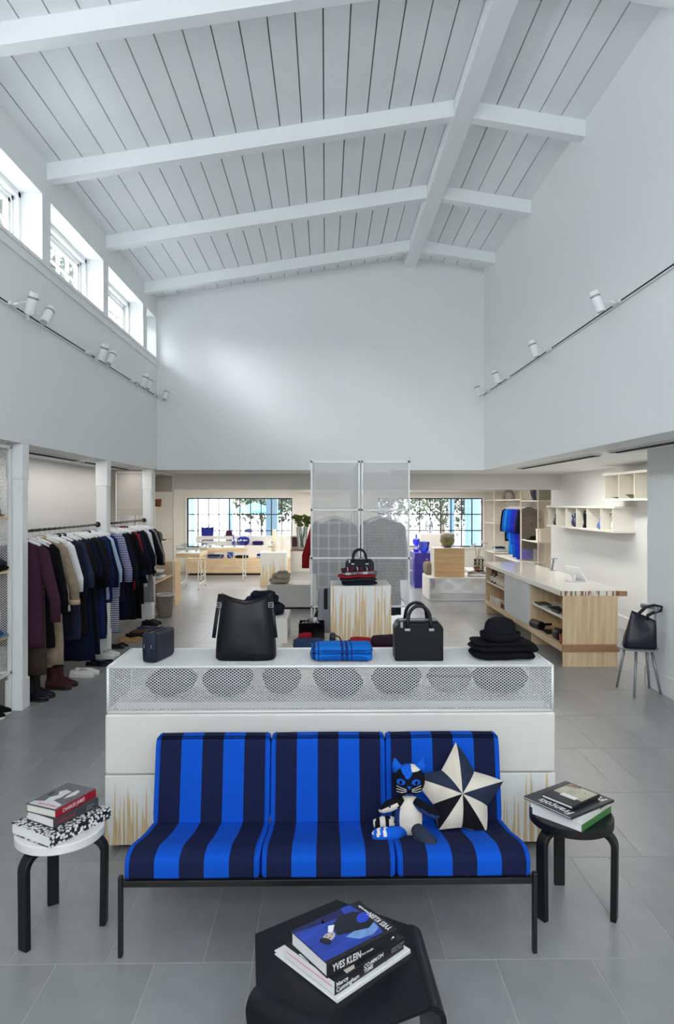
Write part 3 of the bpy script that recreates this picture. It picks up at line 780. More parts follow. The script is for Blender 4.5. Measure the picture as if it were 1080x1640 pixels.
for k in range(10):
    a, c = pts[k], pts[(k+1) % 10]
    b = MB(); nq, nt = 8, 6; V = []; F = []
    for i in range(nq+1):
        for j in range(nt+1):
            e = a.lerp(c, j/nt); q = i/nq
            p = starpt(e, q, 1); 
            if 0 < i < nq: p.y -= 0.008*math.sin(PI*j/nt)*q**0.5
            if i == nq: p.y = -0.004-0.012*math.sin(PI*j/nt)
            V.append(p)
    for i in range(nq):
        for j in range(nt): F.append((i*(nt+1)+j, i*(nt+1)+j+1, (i+1)*(nt+1)+j+1, (i+1)*(nt+1)+j))
    b.add(V, F); b.build('wedge', cols[k], st, smooth=True)
b = MB(); V = [Vector((0, 0.05, 0))]; 
for p in pts: V.append(Vector((p.x, -0.004, p.z)))
for p in pts: V.append(Vector((p.x*0.6, 0.035, p.z*0.6)))
F = []
for k in range(10):
    j = (k+1) % 10; F += [(1+k, 11+k, 11+j, 1+j), (11+k, 0, 11+j)]
b.add(V, F); b.build('backing', star_l, st, smooth=True)

ck = cloth('black_knit', (20, 22, 30)); cb = cloth('blue_knit', (22, 92, 205)); cn = cloth('deep_blue_knit', (40, 62, 120)); cw = cloth('cream_knit', (220, 214, 202)); cg = cloth('slate_knit', (52, 60, 78))
ct = thing('plush_cat', 'plush patchwork cat sitting on the sofa against the star pillow', 'toy', (0.385, 3.155, 0.362), -0.12)
b = MB(); b.se(0.135, 0.10, 0.185, 0.9, 0.95, 28, 18); body = b.build('torso', [cw, cn], ct, smooth=True)
for pz in body.data.polygons:
    if pz.center.x < -0.042 or pz.center.y > 0.012 or pz.center.x > 0.06: pz.material_index = 1
hd = thing('head', '', '', (0.0, 0.005, 0.262), 0.12); del hd['label']; del hd['category']; hd.parent = ct
b = MB(); b.se(0.148, 0.12, 0.14, 0.95, 0.95, 72, 48, c=(0, 0, -0.075)); hm = b.build('face', [ck, cb, cw], hd, smooth=True)
for pz in hm.data.polygons:
    x, y, z = pz.center
    if y < 0.02 and z > 0.018 and abs(x+0.012) < (z-0.012)*0.75: pz.material_index = 1
    if z > 0.045 and x > 0.008: pz.material_index = 2
for s in (-1, 1):
    b = MB(); b.loft([[(s*0.048+0.03*math.cos(a), 0.0+0.016*math.sin(a), 0.030) for a in [2*PI*k/10 for k in range(10)]], [(s*0.056+0.022*math.cos(a), 0.012*math.sin(a), 0.062) for a in [2*PI*k/10 for k in range(10)]], [(s*0.066+0.004*math.cos(a), 0.004*math.sin(a), 0.094) for a in [2*PI*k/10 for k in range(10)]]]); b.build('ear', cb, hd, smooth=True)
    ex = s*0.034-0.008; ey = -0.0605*math.sqrt(1-(ex/0.074)**2)
    b = MB(); b.lathe([(0.021, -0.006), (0.021, 0.002), (0.014, 0.004)], 16, sy=0.62); b.build('eye', cb, hd, loc=(ex, ey, 0.004), rot=(PI/2, 0, ex*9))
    b = MB(); b.lathe([(0.010, 0.0), (0.010, 0.0065)], 12, sx=0.6, sy=0.9); b.build('pupil', ck, hd, loc=(ex, ey-0.0005, 0.004), rot=(PI/2, 0, ex*9))
    for k in range(3):
        b = MB(); b.tube([(s*0.012-0.006, -0.063, -0.026-k*0.005), (s*0.034-0.006, -0.059, -0.02-k*0.010), (s*0.056-0.006, -0.046, -0.014-k*0.013)], 0.0014, 5); b.build('whisker', cw, hd)
b = MB(); b.prism([(-0.010, 0.008), (0.010, 0.008), (0.0, -0.008)], -0.066, -0.058, TZ); b.build('nose', cb, hd, bevel=0.002, loc=(-0.006, 0, -0.020))
b = MB(); b.tube([(-0.02, -0.058, -0.047), (-0.012, -0.0605, -0.052), (-0.006, -0.0615, -0.046), (0.0, -0.0605, -0.052), (0.010, -0.058, -0.047)], 0.0018, 5); b.build('mouth', cb, hd)
def limb(name, pts, rs, mat, patch=None):
    P2, R2 = [], []
    for i in range(len(pts)-1):
        for k in range(6):
            q = k/6; P2.append(Vector(pts[i]).lerp(Vector(pts[i+1]), q)); R2.append(rs[i]*(1-q)+rs[i+1]*q)
    P2.append(Vector(pts[-1])); R2.append(rs[-1])
    b = MB(); b.tube(P2, R2, 24); o = b.build(name, [mat]+([patch[0]] if patch else []), ct, smooth=True)
    if patch:
        for pz in o.data.polygons:
            if patch[1](*pz.center): pz.material_index = 1
    return o
limb('arm', [(-0.03, -0.01, 0.172), (-0.055, -0.025, 0.16), (-0.09, -0.03, 0.145), (-0.122, -0.03, 0.128), (-0.136, -0.03, 0.120)], [0.018, 0.024, 0.026, 0.018, 0.006], ck, (cw, lambda x, y, z: z < 0.15+0.45*(x+0.09) and x < -0.05))
limb('arm', [(0.03, -0.02, 0.168), (0.055, -0.04, 0.158), (0.09, -0.05, 0.14), (0.122, -0.055, 0.122), (0.135, -0.055, 0.116)], [0.018, 0.024, 0.026, 0.02, 0.008], ck, (cn, lambda x, y, z: z < 0.142-0.36*(x-0.09)))
limb('leg', [(-0.02, -0.02, 0.03), (-0.06, -0.06, 0.034), (-0.11, -0.085, 0.036), (-0.145, -0.095, 0.036), (-0.165, -0.10, 0.034)], [0.02, 0.033, 0.036, 0.032, 0.016], cb, (cw, lambda x, y, z: x < -0.085 and z > 0.048 and int((x+1)*70) % 2 == 0))
limb('leg', [(-0.04, 0.03, 0.03), (-0.08, 0.03, 0.04), (-0.13, 0.02, 0.042), (-0.165, 0.015, 0.04)], [0.02, 0.03, 0.03, 0.016], cw, (ck, lambda x, y, z: int((x+1)*45) % 2 == 0))
limb('leg', [(0.03, -0.02, 0.05), (0.05, -0.07, 0.046), (0.075, -0.12, 0.04), (0.10, -0.155, 0.036), (0.115, -0.165, 0.034)], [0.024, 0.034, 0.036, 0.034, 0.018], cg, (cw, lambda x, y, z: x < 0.085-0.0 and z < 0.035 and y < -0.07))

# ------------------------------------------------------------------ two bentwood stools
def stool(label, loc, angs, seat_m):
    t = thing('stool', label, 'stool', loc)
    b = MB(); b.lathe([(0.186, 0.405), (0.19, 0.409), (0.19, 0.441), (0.186, 0.445)], 56); b.build('seat', seat_m, t, smooth='auto')
    for a in angs:
        b = MB(); w = 0.025; th = 0.027; ro = 0.208; rad = 0.075
        out = [(0.07, 0.405), (ro-rad, 0.405)]+[(ro-rad+rad*math.sin(q), 0.405-rad+rad*math.cos(q)) for q in [PI/2*k/8 for k in range(1, 9)]]+[(ro-0.004, 0.0)]
        r2 = rad-th
        inn = [(0.07, 0.405-th), (ro-rad, 0.405-th)]+[(ro-rad+r2*math.sin(q), 0.405-rad+r2*math.cos(q)) for q in [PI/2*k/8 for k in range(1, 9)]]+[(ro-0.004-th, 0.0)]
        n = len(out); Mx = Matrix.Rotation(a, 4, 'Z'); V = []; F = []
        for (x, z), (xi, zi) in zip(out, inn):
            V += [Mx @ Vector((x, -w, z)), Mx @ Vector((x, w, z)), Mx @ Vector((xi, w, zi)), Mx @ Vector((xi, -w, zi))]
        b.loft([V[4*i:4*i+4] for i in range(n)]); b.build('leg', blackw_m, t, smooth='auto', bevel=0.003, seg=2, angle=50)
    return t
stool('three legged bentwood stool with white seat left of the sofa', (-1.195, 3.095, 0), [math.radians(q) for q in (3, 121, 243)], M('white_stool_seat', (226, 224, 222), 0.45, var=0.01))
stool('all black three legged bentwood stool right of the sofa', (1.155, 3.195, 0), [math.radians(q) for q in (210, 87, 327)], blackw_m)

# ------------------------------------------------------------------ black plywood table in front
dk = M('black_lacquer_satin', (13, 15, 22), 0.3, var=0.04, spec=0.28)
tt = thing('side_table', 'black six sided bent plywood table in front of the sofa', 'table', (0.055, 2.24, 0), 0.0)
zt_ = 0.40
P = {'A': (0.04, 2.585), 'B': (-0.247, 2.385), 'C': (-0.245, 2.085), 'D': (0.06, 1.885), 'E': (0.362, 2.035), 'F': (0.345, 2.43)}
P = {k: (x-0.055, y-2.24) for k, (x, y) in P.items()}
def outn(p, q):
    d = Vector((q[0]-p[0], q[1]-p[1])); n_ = Vector((d.y, -d.x)).normalized()
    return n_ if n_.dot(Vector((p[0]+q[0], p[1]+q[1]))) > 0 else -n_
for i_, j_ in ('CD', 'EF'):
    n_ = outn(P[i_], P[j_])*0.05
    P[i_] = (P[i_][0]-n_.x, P[i_][1]-n_.y); P[j_] = (P[j_][0]-n_.x, P[j_][1]-n_.y)
b = MB(); b.prism([P[k] for k in 'BCDEFA'], zt_-0.018, zt_)
b.build('table_top', dk, tt, bevel=0.003)
def bentleg(p, q):
    p = Vector((p[0], p[1], 0)); q = Vector((q[0], q[1], 0)); d = (q-p); nrm = Vector((d.y, -d.x, 0)).normalized()
    if nrm.dot((p+q)/2) < 0: nrm = -nrm
    rad = 0.05; prof = [(rad*math.sin(k*PI/16), -rad+rad*math.cos(k*PI/16)) for k in range(9)]+[(rad, -zt_)]
    prin = [((rad-0.018)*math.sin(k*PI/16), -rad+(rad-0.018)*math.cos(k*PI/16)) for k in range(9)]+[(rad-0.018, -zt_)]
    b = MB(); rings = []
    for i, ((o, z), (oi, zi)) in enumerate(zip(prof, prin)):
        tp = 0.0 if i < 9 else 0.16
        a0 = p+d*tp; a1 = q-d*tp
        rings.append([a0+nrm*o+Vector((0, 0, zt_+z)), a1+nrm*o+Vector((0, 0, zt_+z)), a1+nrm*oi+Vector((0, 0, zt_+zi)), a0+nrm*oi+Vector((0, 0, zt_+zi))])
    b.loft(rings); b.build('leg', dk, tt, smooth='auto')
pa, pb2 = Vector(P['A']), Vector(P['B']); n_ = outn(P['A'], P['B'])*0.012
b = MB(); b.prism([(pa-n_)[:], (pb2-n_)[:], (pb2-n_*2.6)[:], (pa-n_*2.6)[:]], 0.0, zt_-0.016); b.build('leg', dk, tt, bevel=0.002)
bentleg(P['C'], P['D']); bentleg(P['E'], P['F'])

# ------------------------------------------------------------------ books
page_m = M('book_pages', (218, 214, 206), 0.9, var=0.05, stretch=(1, 1, 90), scale=6)
pagew_m = M('white_book_pages', (226, 226, 228), 0.9, var=0.04, stretch=(1, 1, 90), scale=6)
ink_w = M('white_ink', (232, 232, 230), 0.6); ink_r = M('red_ink', (190, 40, 46), 0.6); ink_k = M('black_ink', (22, 22, 24), 0.6); ink_g = M('grey_ink', (150, 150, 150), 0.6)
def book(label, loc, rz, L, W, T, cov, pages=page_m, hard=True, group=None, spine=None):
    """local x along the spine, spine at y = -W/2, base at z = 0"""
    t = thing('book', label, 'book', loc, rz, group)
    k = 0.003 if hard else 0.0012
    b = MB(); b.box(-L/2, L/2, -W/2, W/2, 0, k); b.box(-L/2, L/2, -W/2, W/2, T-k, T); b.build('cover', cov, t, bevel=0.0008, seg=1)
    b = MB(); b.box(-L/2, L/2, -W/2-0.0015, -W/2+k, 0.0006, T-0.0006); b.build('spine', spine or cov, t, bevel=0.001, seg=1)
    i = 0.004 if hard else 0.0005
    b = MB(); b.box(-L/2+i, L/2-i, -W/2+k, W/2-i, k, T-k); b.build('pages', pages, t)
    return t
def flat(t, poly, mat, z, name='cover_print', h=0.0003, loc=None):
    b = MB(); b.prism(poly, z, z+h); return b.build(name, mat, t)
def ell(cx, cy, rx, ry, n=18, rot=0.0):
    return [(cx+rx*math.cos(2*PI*k/n)*math.cos(rot)-ry*math.sin(2*PI*k/n)*math.sin(rot), cy+rx*math.cos(2*PI*k/n)*math.sin(rot)+ry*math.sin(2*PI*k/n)*math.cos(rot)) for k in range(n)]
def cover_text(t, s, m, x, y, T, size, **kw): return text(s, m, t, (x, y, T+0.0004), (0, 0, PI/2), size, **kw)
def spine_text(t, s, m, x, W, z, size, **kw): return text(s, m, t, (x, -W/2-0.0018, z), (PI/2, 0, 0), size, **kw)
kb = M('black_book_cloth', (26, 26, 29), 0.5, var=0.05); kg = M('dark_grey_book_cloth', (62, 62, 66), 0.6, var=0.04); kwh = M('white_book_cover', (222, 223, 224), 0.45, var=0.02)
kred = M('red_book_spine', (160, 26, 36), 0.45)
gb = 'books on the black plywood table'
# bottom white
t = book('large thin white book at the bottom of the pile on the black table', (0.0555, 2.272, zt_), math.radians(42.2), 0.335, 0.305, 0.014, kwh, pagew_m, group=gb)
flat(t, [(0.06, -0.14), (0.12, -0.13), (0.15, -0.09), (0.13, -0.06), (0.08, -0.09)], M('grey_print', (120, 120, 122), 0.5), 0.014)
# Merce
t = book('thick dark book in the middle of the pile on the black table', (0.062, 2.254, zt_+0.014), math.radians(42.4), 0.315, 0.240, 0.042, kb, pagew_m, hard=False, group=gb)
spine_text(t, 'Merce\nCunningham', ink_w, -0.152, 0.240, 0.021, 0.0195, bold=0.0003)
spine_text(t, 'CO:MM:ON\nTI:ME', ink_w, -0.032, 0.240, 0.021, 0.0175, bold=0.0003)
spine_text(t, 'edited by Fionn\nMeade  Joan', ink_g, 0.095, 0.240, 0.021, 0.0105)
flat(t, [(-0.105, -0.118), (-0.07, -0.118), (-0.055, -0.10), (-0.075, -0.08), (-0.10, -0.09)], M('skin_print', (196, 186, 178), 0.6), 0.042)
flat(t, [(-0.156, 0.0), (-0.135, 0.0), (-0.135, 0.05), (-0.156, 0.05)], ink_w, 0.042)
b = MB(); b.box(-0.1579, -0.155, -0.11, 0.11, 0.021, 0.025); b.build('pink_page_edge', M('pink_paper', (226, 160, 170), 0.8), t)
# blue
blue_p = M('blue_cover_photo', (34, 64, 168), 0.35, var=0.5, scale=7, stretch=(1.2, 9, 1)); blue_d = M('deep_blue_print', (18, 26, 86), 0.4, var=0.3, scale=60); blue_l = M('light_blue_print', (110, 150, 205), 0.4, var=0.25, scale=40); suit = M('dark_suit_print', (18, 24, 38), 0.45, var=0.3, scale=30); skin = M('pale_skin_print', (190, 176, 172), 0.5, var=0.12, scale=60); cobp = M('cobalt_print', (30, 66, 200), 0.4, var=0.3, scale=120)
T = 0.046
t = book('blue art book with a lying man on the cover, topmost on the black table', (0.0595, 2.238, zt_+0.056), math.radians(36.5), 0.286, 0.198, T, kb, pagew_m, group=gb)
W = 0.198
flat(t, [(-0.142, -0.088), (0.10, -0.088), (0.142, -0.05), (0.142, 0.098), (-0.142, 0.098)], blue_p, T)
flat(t, [(0.142, -0.098), (0.142, 0.098), (0.098, 0.098), (0.112, -0.02), (0.09, -0.098)], suit, T+0.0003)
flat(t, [(-0.02, 0.098), (0.06, 0.098), (0.05, 0.06), (-0.04, 0.066)], blue_d, T+0.0003)
flat(t, [(-0.142, 0.098), (-0.02, 0.098), (-0.03, 0.066), (-0.142, 0.085)], blue_d, T+0.0003)
flat(t, [(-0.035, -0.012), (-0.02, 0.038), (0.03, 0.066), (0.085, 0.058), (0.118, 0.02), (0.11, -0.03), (0.06, -0.045), (0.02, -0.03)], suit, T+0.0006)
flat(t, ell(0.09, 0.012, 0.030, 0.020, 18, 0.5), cobp, T+0.0009)
flat(t, [(-0.02, -0.035), (0.02, -0.028), (0.07, -0.045), (0.102, -0.03), (0.098, -0.062), (0.06, -0.078), (0.01, -0.07)], blue_l, T+0.0009)
flat(t, [(-0.04, 0.008), (-0.01, 0.038), (-0.03, 0.046), (-0.05, 0.02)], ink_w, T+0.0009)
flat(t, ell(-0.063, -0.002, 0.028, 0.0165, 18, 0.35), skin, T+0.0010)
flat(t, ell(-0.083, -0.012, 0.014, 0.020, 14, 0.35), suit, T+0.0012)
for dx, dy in ((-0.066, 0.006), (-0.063, -0.007)): flat(t, ell(dx, dy, 0.004, 0.0022, 8), suit, T+0.0014)
flat(t, ell(-0.048, 0.001, 0.002, 0.005, 8), M('lip_print', (130, 90, 90), 0.5), T+0.0014)
cover_text(t, 'YVES KLEIN', ink_w, 0.122, -0.092, T+0.001, 0.030, bold=0.0006, sx=0.66, spacing=1.08)
cover_text(t, 'in/out studio', ink_w, 0.121, 0.018, T+0.001, 0.013, bold=0.0002, sx=0.8)
spine_text(t, 'YVES KLEIN', ink_w, -0.122, W, 0.022, 0.031, bold=0.0006, sx=0.66, spacing=1.08)
spine_text(t, 'in/out studio', ink_w, -0.018, W, 0.020, 0.0115)
b = MB(); b.prism([(0.118, 0.018), (0.124, 0.027), (0.131, 0.022), (0.128, 0.018), (0.124, 0.022)], -W/2-0.0022, -W/2-0.0012, TZ); b.build('spine_emblem', ink_w, t)
# left stool
gl = 'books on the white stool'
pat, pnt, pb_ = nmat('black_white_pattern_cover')
ptc = nd(pnt, 'ShaderNodeTexCoord'); pmp = nd(pnt, 'ShaderNodeMapping'); pmp.inputs['Scale'].default_value = (55, 55, 55); pmp.inputs['Rotation'].default_value = (0, 0, 0.0)
pnt.links.new(ptc.outputs['Object'], pmp.inputs[0])
pc = nd(pnt, 'ShaderNodeTexChecker'); pc.inputs['Scale'].default_value = 1.0; pnt.links.new(pmp.outputs[0], pc.inputs[0])
pw_ = nd(pnt, 'ShaderNodeTexVoronoi'); pw_.distance = 'CHEBYCHEV'; pw_.inputs['Scale'].default_value = 1.3; pnt.links.new(pmp.outputs[0], pw_.inputs['Vector'])
pf = math_(pnt, 'GREATER_THAN', pw_.outputs['Distance'], 0.40)
pf2 = math_(pnt, 'MULTIPLY', pf, math_(pnt, 'ADD', math_(pnt, 'MULTIPLY', pc.outputs['Fac'], 0.0), 1.0))
pnt.links.new(mix(pnt, pf2, lin((226, 226, 224)), lin((24, 24, 28))), pb_.inputs['Base Color']); pb_.inputs['Roughness'].default_value = 0.5
t = book('thick white book with black block pattern at the bottom on the white stool', (-1.19, 3.10, 0.446), math.radians(59), 0.325, 0.262, 0.048, pat, pagew_m, group=gl)
t = book('dark grey book in the middle of the pile on the white stool', (-1.192, 3.118, 0.494), math.radians(60), 0.245, 0.178, 0.042, kg, pagew_m, group=gl)
spine_text(t, 'FASHION & STYLE', ink_r, -0.105, 0.178, 0.02, 0.016, sx=0.75)
spine_text(t, 'Charles\nJames', ink_g, 0.055, 0.178, 0.021, 0.013)
bw_p = M('grey_cover_photo', (84, 84, 88), 0.4, var=0.4, scale=12); lt_p = M('pale_gown_print', (206, 208, 212), 0.4, var=0.15, scale=40)
T = 0.036
t = book('grey photo book with a red spine, topmost on the white stool', (-1.198, 3.118, 0.536), math.radians(66), 0.245, 0.172, T, kg, page_m, group=gl, spine=kred)
flat(t, [(-0.120, -0.083), (0.120, -0.083), (0.120, 0.083), (-0.120, 0.083)], bw_p, T)
flat(t, [(-0.085, 0.075), (-0.07, 0.03), (-0.03, 0.04), (0.0, 0.02), (0.03, 0.045), (0.06, 0.03), (0.05, -0.01), (0.02, -0.005), (-0.01, -0.01), (-0.05, 0.0), (-0.07, -0.07), (-0.115, -0.075), (-0.115, 0.078)], lt_p, T+0.0003)
flat(t, [(-0.02, -0.03), (0.03, -0.05), (0.07, -0.04), (0.075, -0.02), (0.02, -0.02)], lt_p, T+0.0003)
flat(t, [(-0.02, 0.05), (0.02, 0.055), (0.02, 0.075), (-0.02, 0.07)], suit, T+0.0006)
cover_text(t, 'CHARLES JAMES', ink_r, -0.095, -0.07, T+0.0005, 0.021, bold=0.0, sx=0.72, spacing=1.05)
spine_text(t, 'CHARLES JAMES', ink_w, -0.085, 0.172, 0.018, 0.023, bold=0.0001, shear=0.12, sx=0.76, spacing=1.1)
# right stool
gr = 'books on the black stool'
kgr = M('green_book_cover', (66, 122, 66), 0.5); ky = M('cream_book_cover', (214, 208, 186), 0.5)
t = book('pale book with a green spine at the bottom on the black stool', (1.155, 3.185, 0.446), math.radians(42), 0.285, 0.245, 0.032, ky, pagew_m, hard=False, group=gr, spine=kgr)
t = book('white paperback second from the bottom on the black stool', (1.145, 3.188, 0.478), math.radians(44), 0.275, 0.25, 0.032, kwh, pagew_m, hard=False, group=gr)
spine_text(t, 'MARKER', ink_k, 0.045, 0.25, 0.016, 0.022, bold=0.0006, sx=0.6)
kfr = M('dark_photo_cover', (38, 38, 46), 0.4, var=0.35, scale=14)
T = 0.012
t = book('dark book with big white lettering under the small one on the black stool', (1.136, 3.175, 0.510), math.radians(33.5), 0.315, 0.265, T, kfr, pagew_m, group=gr)
cover_text(t, 'François', ink_w, -0.125, -0.115, T, 0.062, bold=0.0006, shear=0.12, sx=0.86)
cover_text(t, 'Pa', ink_w, 0.118, -0.118, T, 0.058, bold=0.0006, shear=0.12)
T = 0.016
t = book('small black book with a pale picture and white label, topmost on the black stool', (1.146, 3.176, 0.5235), math.radians(36), 0.215, 0.165, T, kb, pagew_m, group=gr)
flat(t, [(-0.03, -0.079), (0.098, -0.079), (0.104, 0.072), (-0.03, 0.072)], M('beige_picture_print', (176, 172, 150), 0.45, var=0.3, scale=18), T)
flat(t, [(-0.045, -0.05), (-0.012, -0.05), (-0.012, 0.03), (-0.045, 0.03)], ink_w, T+0.0003, 'cover_label')
flat(t, [(0.05, -0.045), (0.053, -0.045), (0.07, -0.03), (0.067, -0.03)], ink_k, T+0.0003)
flat(t, [(0.085, 0.0), (0.102, 0.01), (0.10, 0.07), (0.06, 0.07)], M('rose_print', (150, 110, 100), 0.5, var=0.4, scale=60), T+0.0003)

# ------------------------------------------------------------------ track lights on both long walls
def track(label, X, y0, y1, z, side):
    t = thing('light_track', label, 'light track', (X, y0, z))
    b = MB(); b.box(-0.012*0, 0.022*side, 0, y1-y0, -0.018, 0.018) if side > 0 else b.box(-0.022, 0, 0, y1-y0, -0.018, 0.018)
    b.build('rail', wmetal_m, t, bevel=0.002)
    for k, (a, c) in enumerate(((0.02, (y1-y0)*0.52), ((y1-y0)*0.52+0.05, y1-y0-0.02))):
        b = MB(); x = 0.0225*side; b.box(min(x, x-0.006*side), max(x, x+0.001*side), a, c, -0.007, 0.007); b.build('slot', dark_m, t)
    return t
track('white light track with a dark slot along the left wall', XL, 4.2, 11.25, 3.64, 1)
track('white light track with a dark slot along the right wall', XR, 4.2, 11.27, 3.69, -1)
lens_m = M('lamp_lens', (200, 205, 210), 0.15, metal=0.6)
def spot_proto(label):
    t = thing('spotlight', label, 'spotlight', (0, 0, 0), group='wall track spotlights')
    b = MB(); b.box(0.0, 0.03, -0.06, 0.06, -0.016, 0.016); b.tube([(0.015, 0, 0), (0.07, 0, 0.01)], 0.012, 8); b.build('adapter', wmetal_m, t, bevel=0.002)
    b = MB(); b.tube([(0.06, 0, 0.01), (0.15, 0, 0.025)], 0.007, 8); b.build('arm', wmetal_m, t, smooth=True)
    h = MB(); a = Vector((0.215, -0.015, 0.10)); c = Vector((0.155, 0.01, -0.085)); 
    h.tube([a, a.lerp(c, 0.04), a.lerp(c, 0.5), a.lerp(c, 0.97), c], [0.040, 0.045, 0.045, 0.045, 0.041], 20); hd_ = h.build('lamp_housing', wmetal_m, t, smooth='auto')
    d = (c-a).normalized(); h = MB(); h.tube([c-d*0.002, c+d*0.002], 0.034, 18); h.build('lens', lens_m, hd_)
    h = MB(); p = a.lerp(c, 0.26); h.tube([p-d*0.010, p+d*0.010], 0.0455, 20); h.build('ring', M('dull_steel', (150, 152, 156), 0.5), hd_)
    return t
left_l = [(6.02, 0.0, 'nearest'), (6.32, 0.9, 'second'), (7.95, 0.0, 'third'), (8.2, 0.9, 'fourth'), (9.75, 0.0, 'fifth'), (9.98, 0.9, 'sixth'), (11.0, 0.7, 'furthest')]
sp0 = None
for y, q, w in left_l:
    lb = 'white cylinder spotlight on the left wall track, %s from the front' % w if w not in ('nearest', 'furthest') else 'white cylinder spotlight on the left wall track, the %s one' % w
    if sp0 is None: sp0 = spot_proto(lb); sp0.location = (XL+0.022, y, 3.64)
    else: o = dup(sp0, (XL+0.022, y, 3.64), 0, lb)
    if q: o.rotation_euler = (math.radians(-38), 0, 0.35)
for y, w in ((6.05, 'nearest'), (7.9, 'second'), (9.65, 'third'), (10.8, 'furthest')):
    lb = 'white cylinder spotlight on the right wall track, %s' % {'nearest': 'the nearest one', 'second': 'second from the front', 'third': 'third from the front', 'furthest': 'the furthest one'}[w]
    dup(sp0, (XR-0.022, y, 3.69), PI, lb)

# ------------------------------------------------------------------ clothes rails, hangers, garments
rail_m = M('dark_rail', (40, 40, 44), 0.35)
def rail(label, x, y0, y1, z):
    t = thing('clothes_rail', label, 'rail', (x, y0, z))
    b = MB(); b.tube([(0, 0, 0), (0, y1-y0, 0)], 0.014, 12); b.build('pipe', rail_m, t, smooth=True)
    for y in (0.008, y1-y0-0.008):
        b = MB(); b.tube([(0, y-0.008, 0), (0, y+0.008, 0)], 0.034, 20); b.build('flange', black_m, t, smooth='auto')
    return t
RX, RZ = -2.90, 1.63
rail('dark pipe rail with white hangers between the first two columns', RX, 6.41, 8.74, RZ)
rail('dark pipe rail with white hangers between the second and third column', RX, 8.88, 10.95, RZ)
def hanger_proto(mat, name='clothes_hanger'):
    t = thing(name, '', 'hanger', (0, 0, 0))
    b = MB(); pts = [(0, 0, -0.09), (0, 0, -0.03)]+[(0.019*math.sin(q)*1.0+0.0, 0, 0.0+0.019*-math.cos(q)) for q in [0.2]]
    pts = [(0, 0, -0.09), (0, 0, -0.035), (-0.014, 0, -0.017), (-0.019, 0, 0.0), (-0.014, 0, 0.014), (0, 0, 0.0195), (0.014, 0, 0.014), (0.019, 0, 0.0)]
    b.tube(pts, 0.003, 6); b.build('hook', steel_m, t, smooth=True)
    b = MB(); b.tube([(-0.215, 0, -0.150), (-0.16, 0, -0.120), (-0.08, 0, -0.094), (0, 0, -0.082), (0.08, 0, -0.094), (0.16, 0, -0.120), (0.215, 0, -0.150)], [0.008, 0.014, 0.017, 0.018, 0.017, 0.014, 0.008], 8, flat=0.55, up=(0, 1, 0)); b.build('shoulder_bar', mat, t, smooth=True)
    return t
hg0 = None
def ring(w, d, z, n, e, fold, ph, y0=0.0, x0=0.0):
    out = []
    for k in range(n):
        th = 2*PI*k/n; c, s = math.cos(th), math.sin(th)
        x = w*math.copysign(abs(c)**e, c); y = d*math.copysign(abs(s)**0.9, s)*(1+fold*math.sin(7*th+ph)+fold*0.6*math.sin(11*th+ph*2))
        out.append((x0+x, y0+y, z))
    return out
def garment(name, label, cat, loc, mat, L, hw=0.215, sl=0.55, flare=1.0, rz=0.0, group=None, d=0.05, collar=None, cuff=None, seed=0, trousers=False, belt=None, drop=0.0, smat=None, spread=None):
    """hangs from its shoulders: local origin at the rail, x across the shoulders"""
    t = thing(name, label, cat, loc, rz, group)
    r = random.Random(seed*13+5); ph = r.uniform(0, 6); n = 30; top = -0.088-drop
    b = MB(); rings = []
    if hw > 0.12:
        prof = [(0.052, 0.030, 0.012), (0.062, 0.034, 0.0), (hw*0.55, 0.040, -0.024), (hw*0.86, 0.046, -0.052), (hw*0.97, d, -0.085), (hw*0.93, d*1.1, -0.18), (hw*0.91, d*1.12, -0.32)]
    else:
        prof = [(hw, 0.022, -0.05), (hw*1.1, 0.03, -0.12), (hw*1.25, d, -0.28)]
    for w, dd, z in prof: rings.append(ring(w, dd, top+z, n, 0.8, 0.03, ph))
    z = prof[-1][2]; w0 = prof[-1][0]; m = 9
    for i in range(1, m+1):
        q = i/m; zz = z+(-L-z)*q
        rings.append(ring(w0*(1+(flare-1)*q)+0.004*math.sin(i*1.7+ph), d*(1.1+0.25*q), top+zz, n, 0.8, 0.05+0.16*q, ph+q*0.8, 0.006*math.sin(ph+i)))
    b.loft(rings); b.build('body', mat, t, smooth=True)
    if sl > 0:
        for s in (-1, 1):
            b = MB(); a = r.uniform(0.05, 0.11) if spread is None else spread
            pts = [(s*hw*0.80, 0, top-0.062), (s*(hw*0.99), -0.004, top-0.11), (s*(hw+0.02+a*0.4), -0.010, top-0.10-sl*0.35), (s*(hw+0.03+a), -0.016, top-0.08-sl*0.7), (s*(hw+0.034+a), -0.022, top-0.06-sl)]
            b.tube(pts, [0.045, 0.062, 0.060, 0.054, 0.050], 14, flat=0.62, up=(0, 1, 0)); sm = b.build('sleeve', smat or mat, t, smooth=True)
            if cuff:
                b = MB(); p, q = Vector(pts[-2]), Vector(pts[-1]); b.tube([p.lerp(q, 0.72), p.lerp(q, 1.02)], 0.060, 14, flat=0.7, up=(0, 1, 0)); b.build('cuff', cuff, sm, smooth=True)
    if collar:
        b = MB(); b.tube([(0.055*math.cos(q), 0.032*math.sin(q)-0.004, top+0.012+0.012*math.sin(q)) for q in [2*PI*k/16 for k in range(16)]], 0.014, 8, close=True); b.build('collar', collar, t, smooth=True)
    if belt:
        b = MB(); b.loft([ring(w0*0.98+0.004, d*1.14+0.003, top+z_, n, 0.8, 0.03, ph) for z_ in (-0.5, -0.54)], cap=False); b.build('belt', belt, t, smooth=True)
    return t
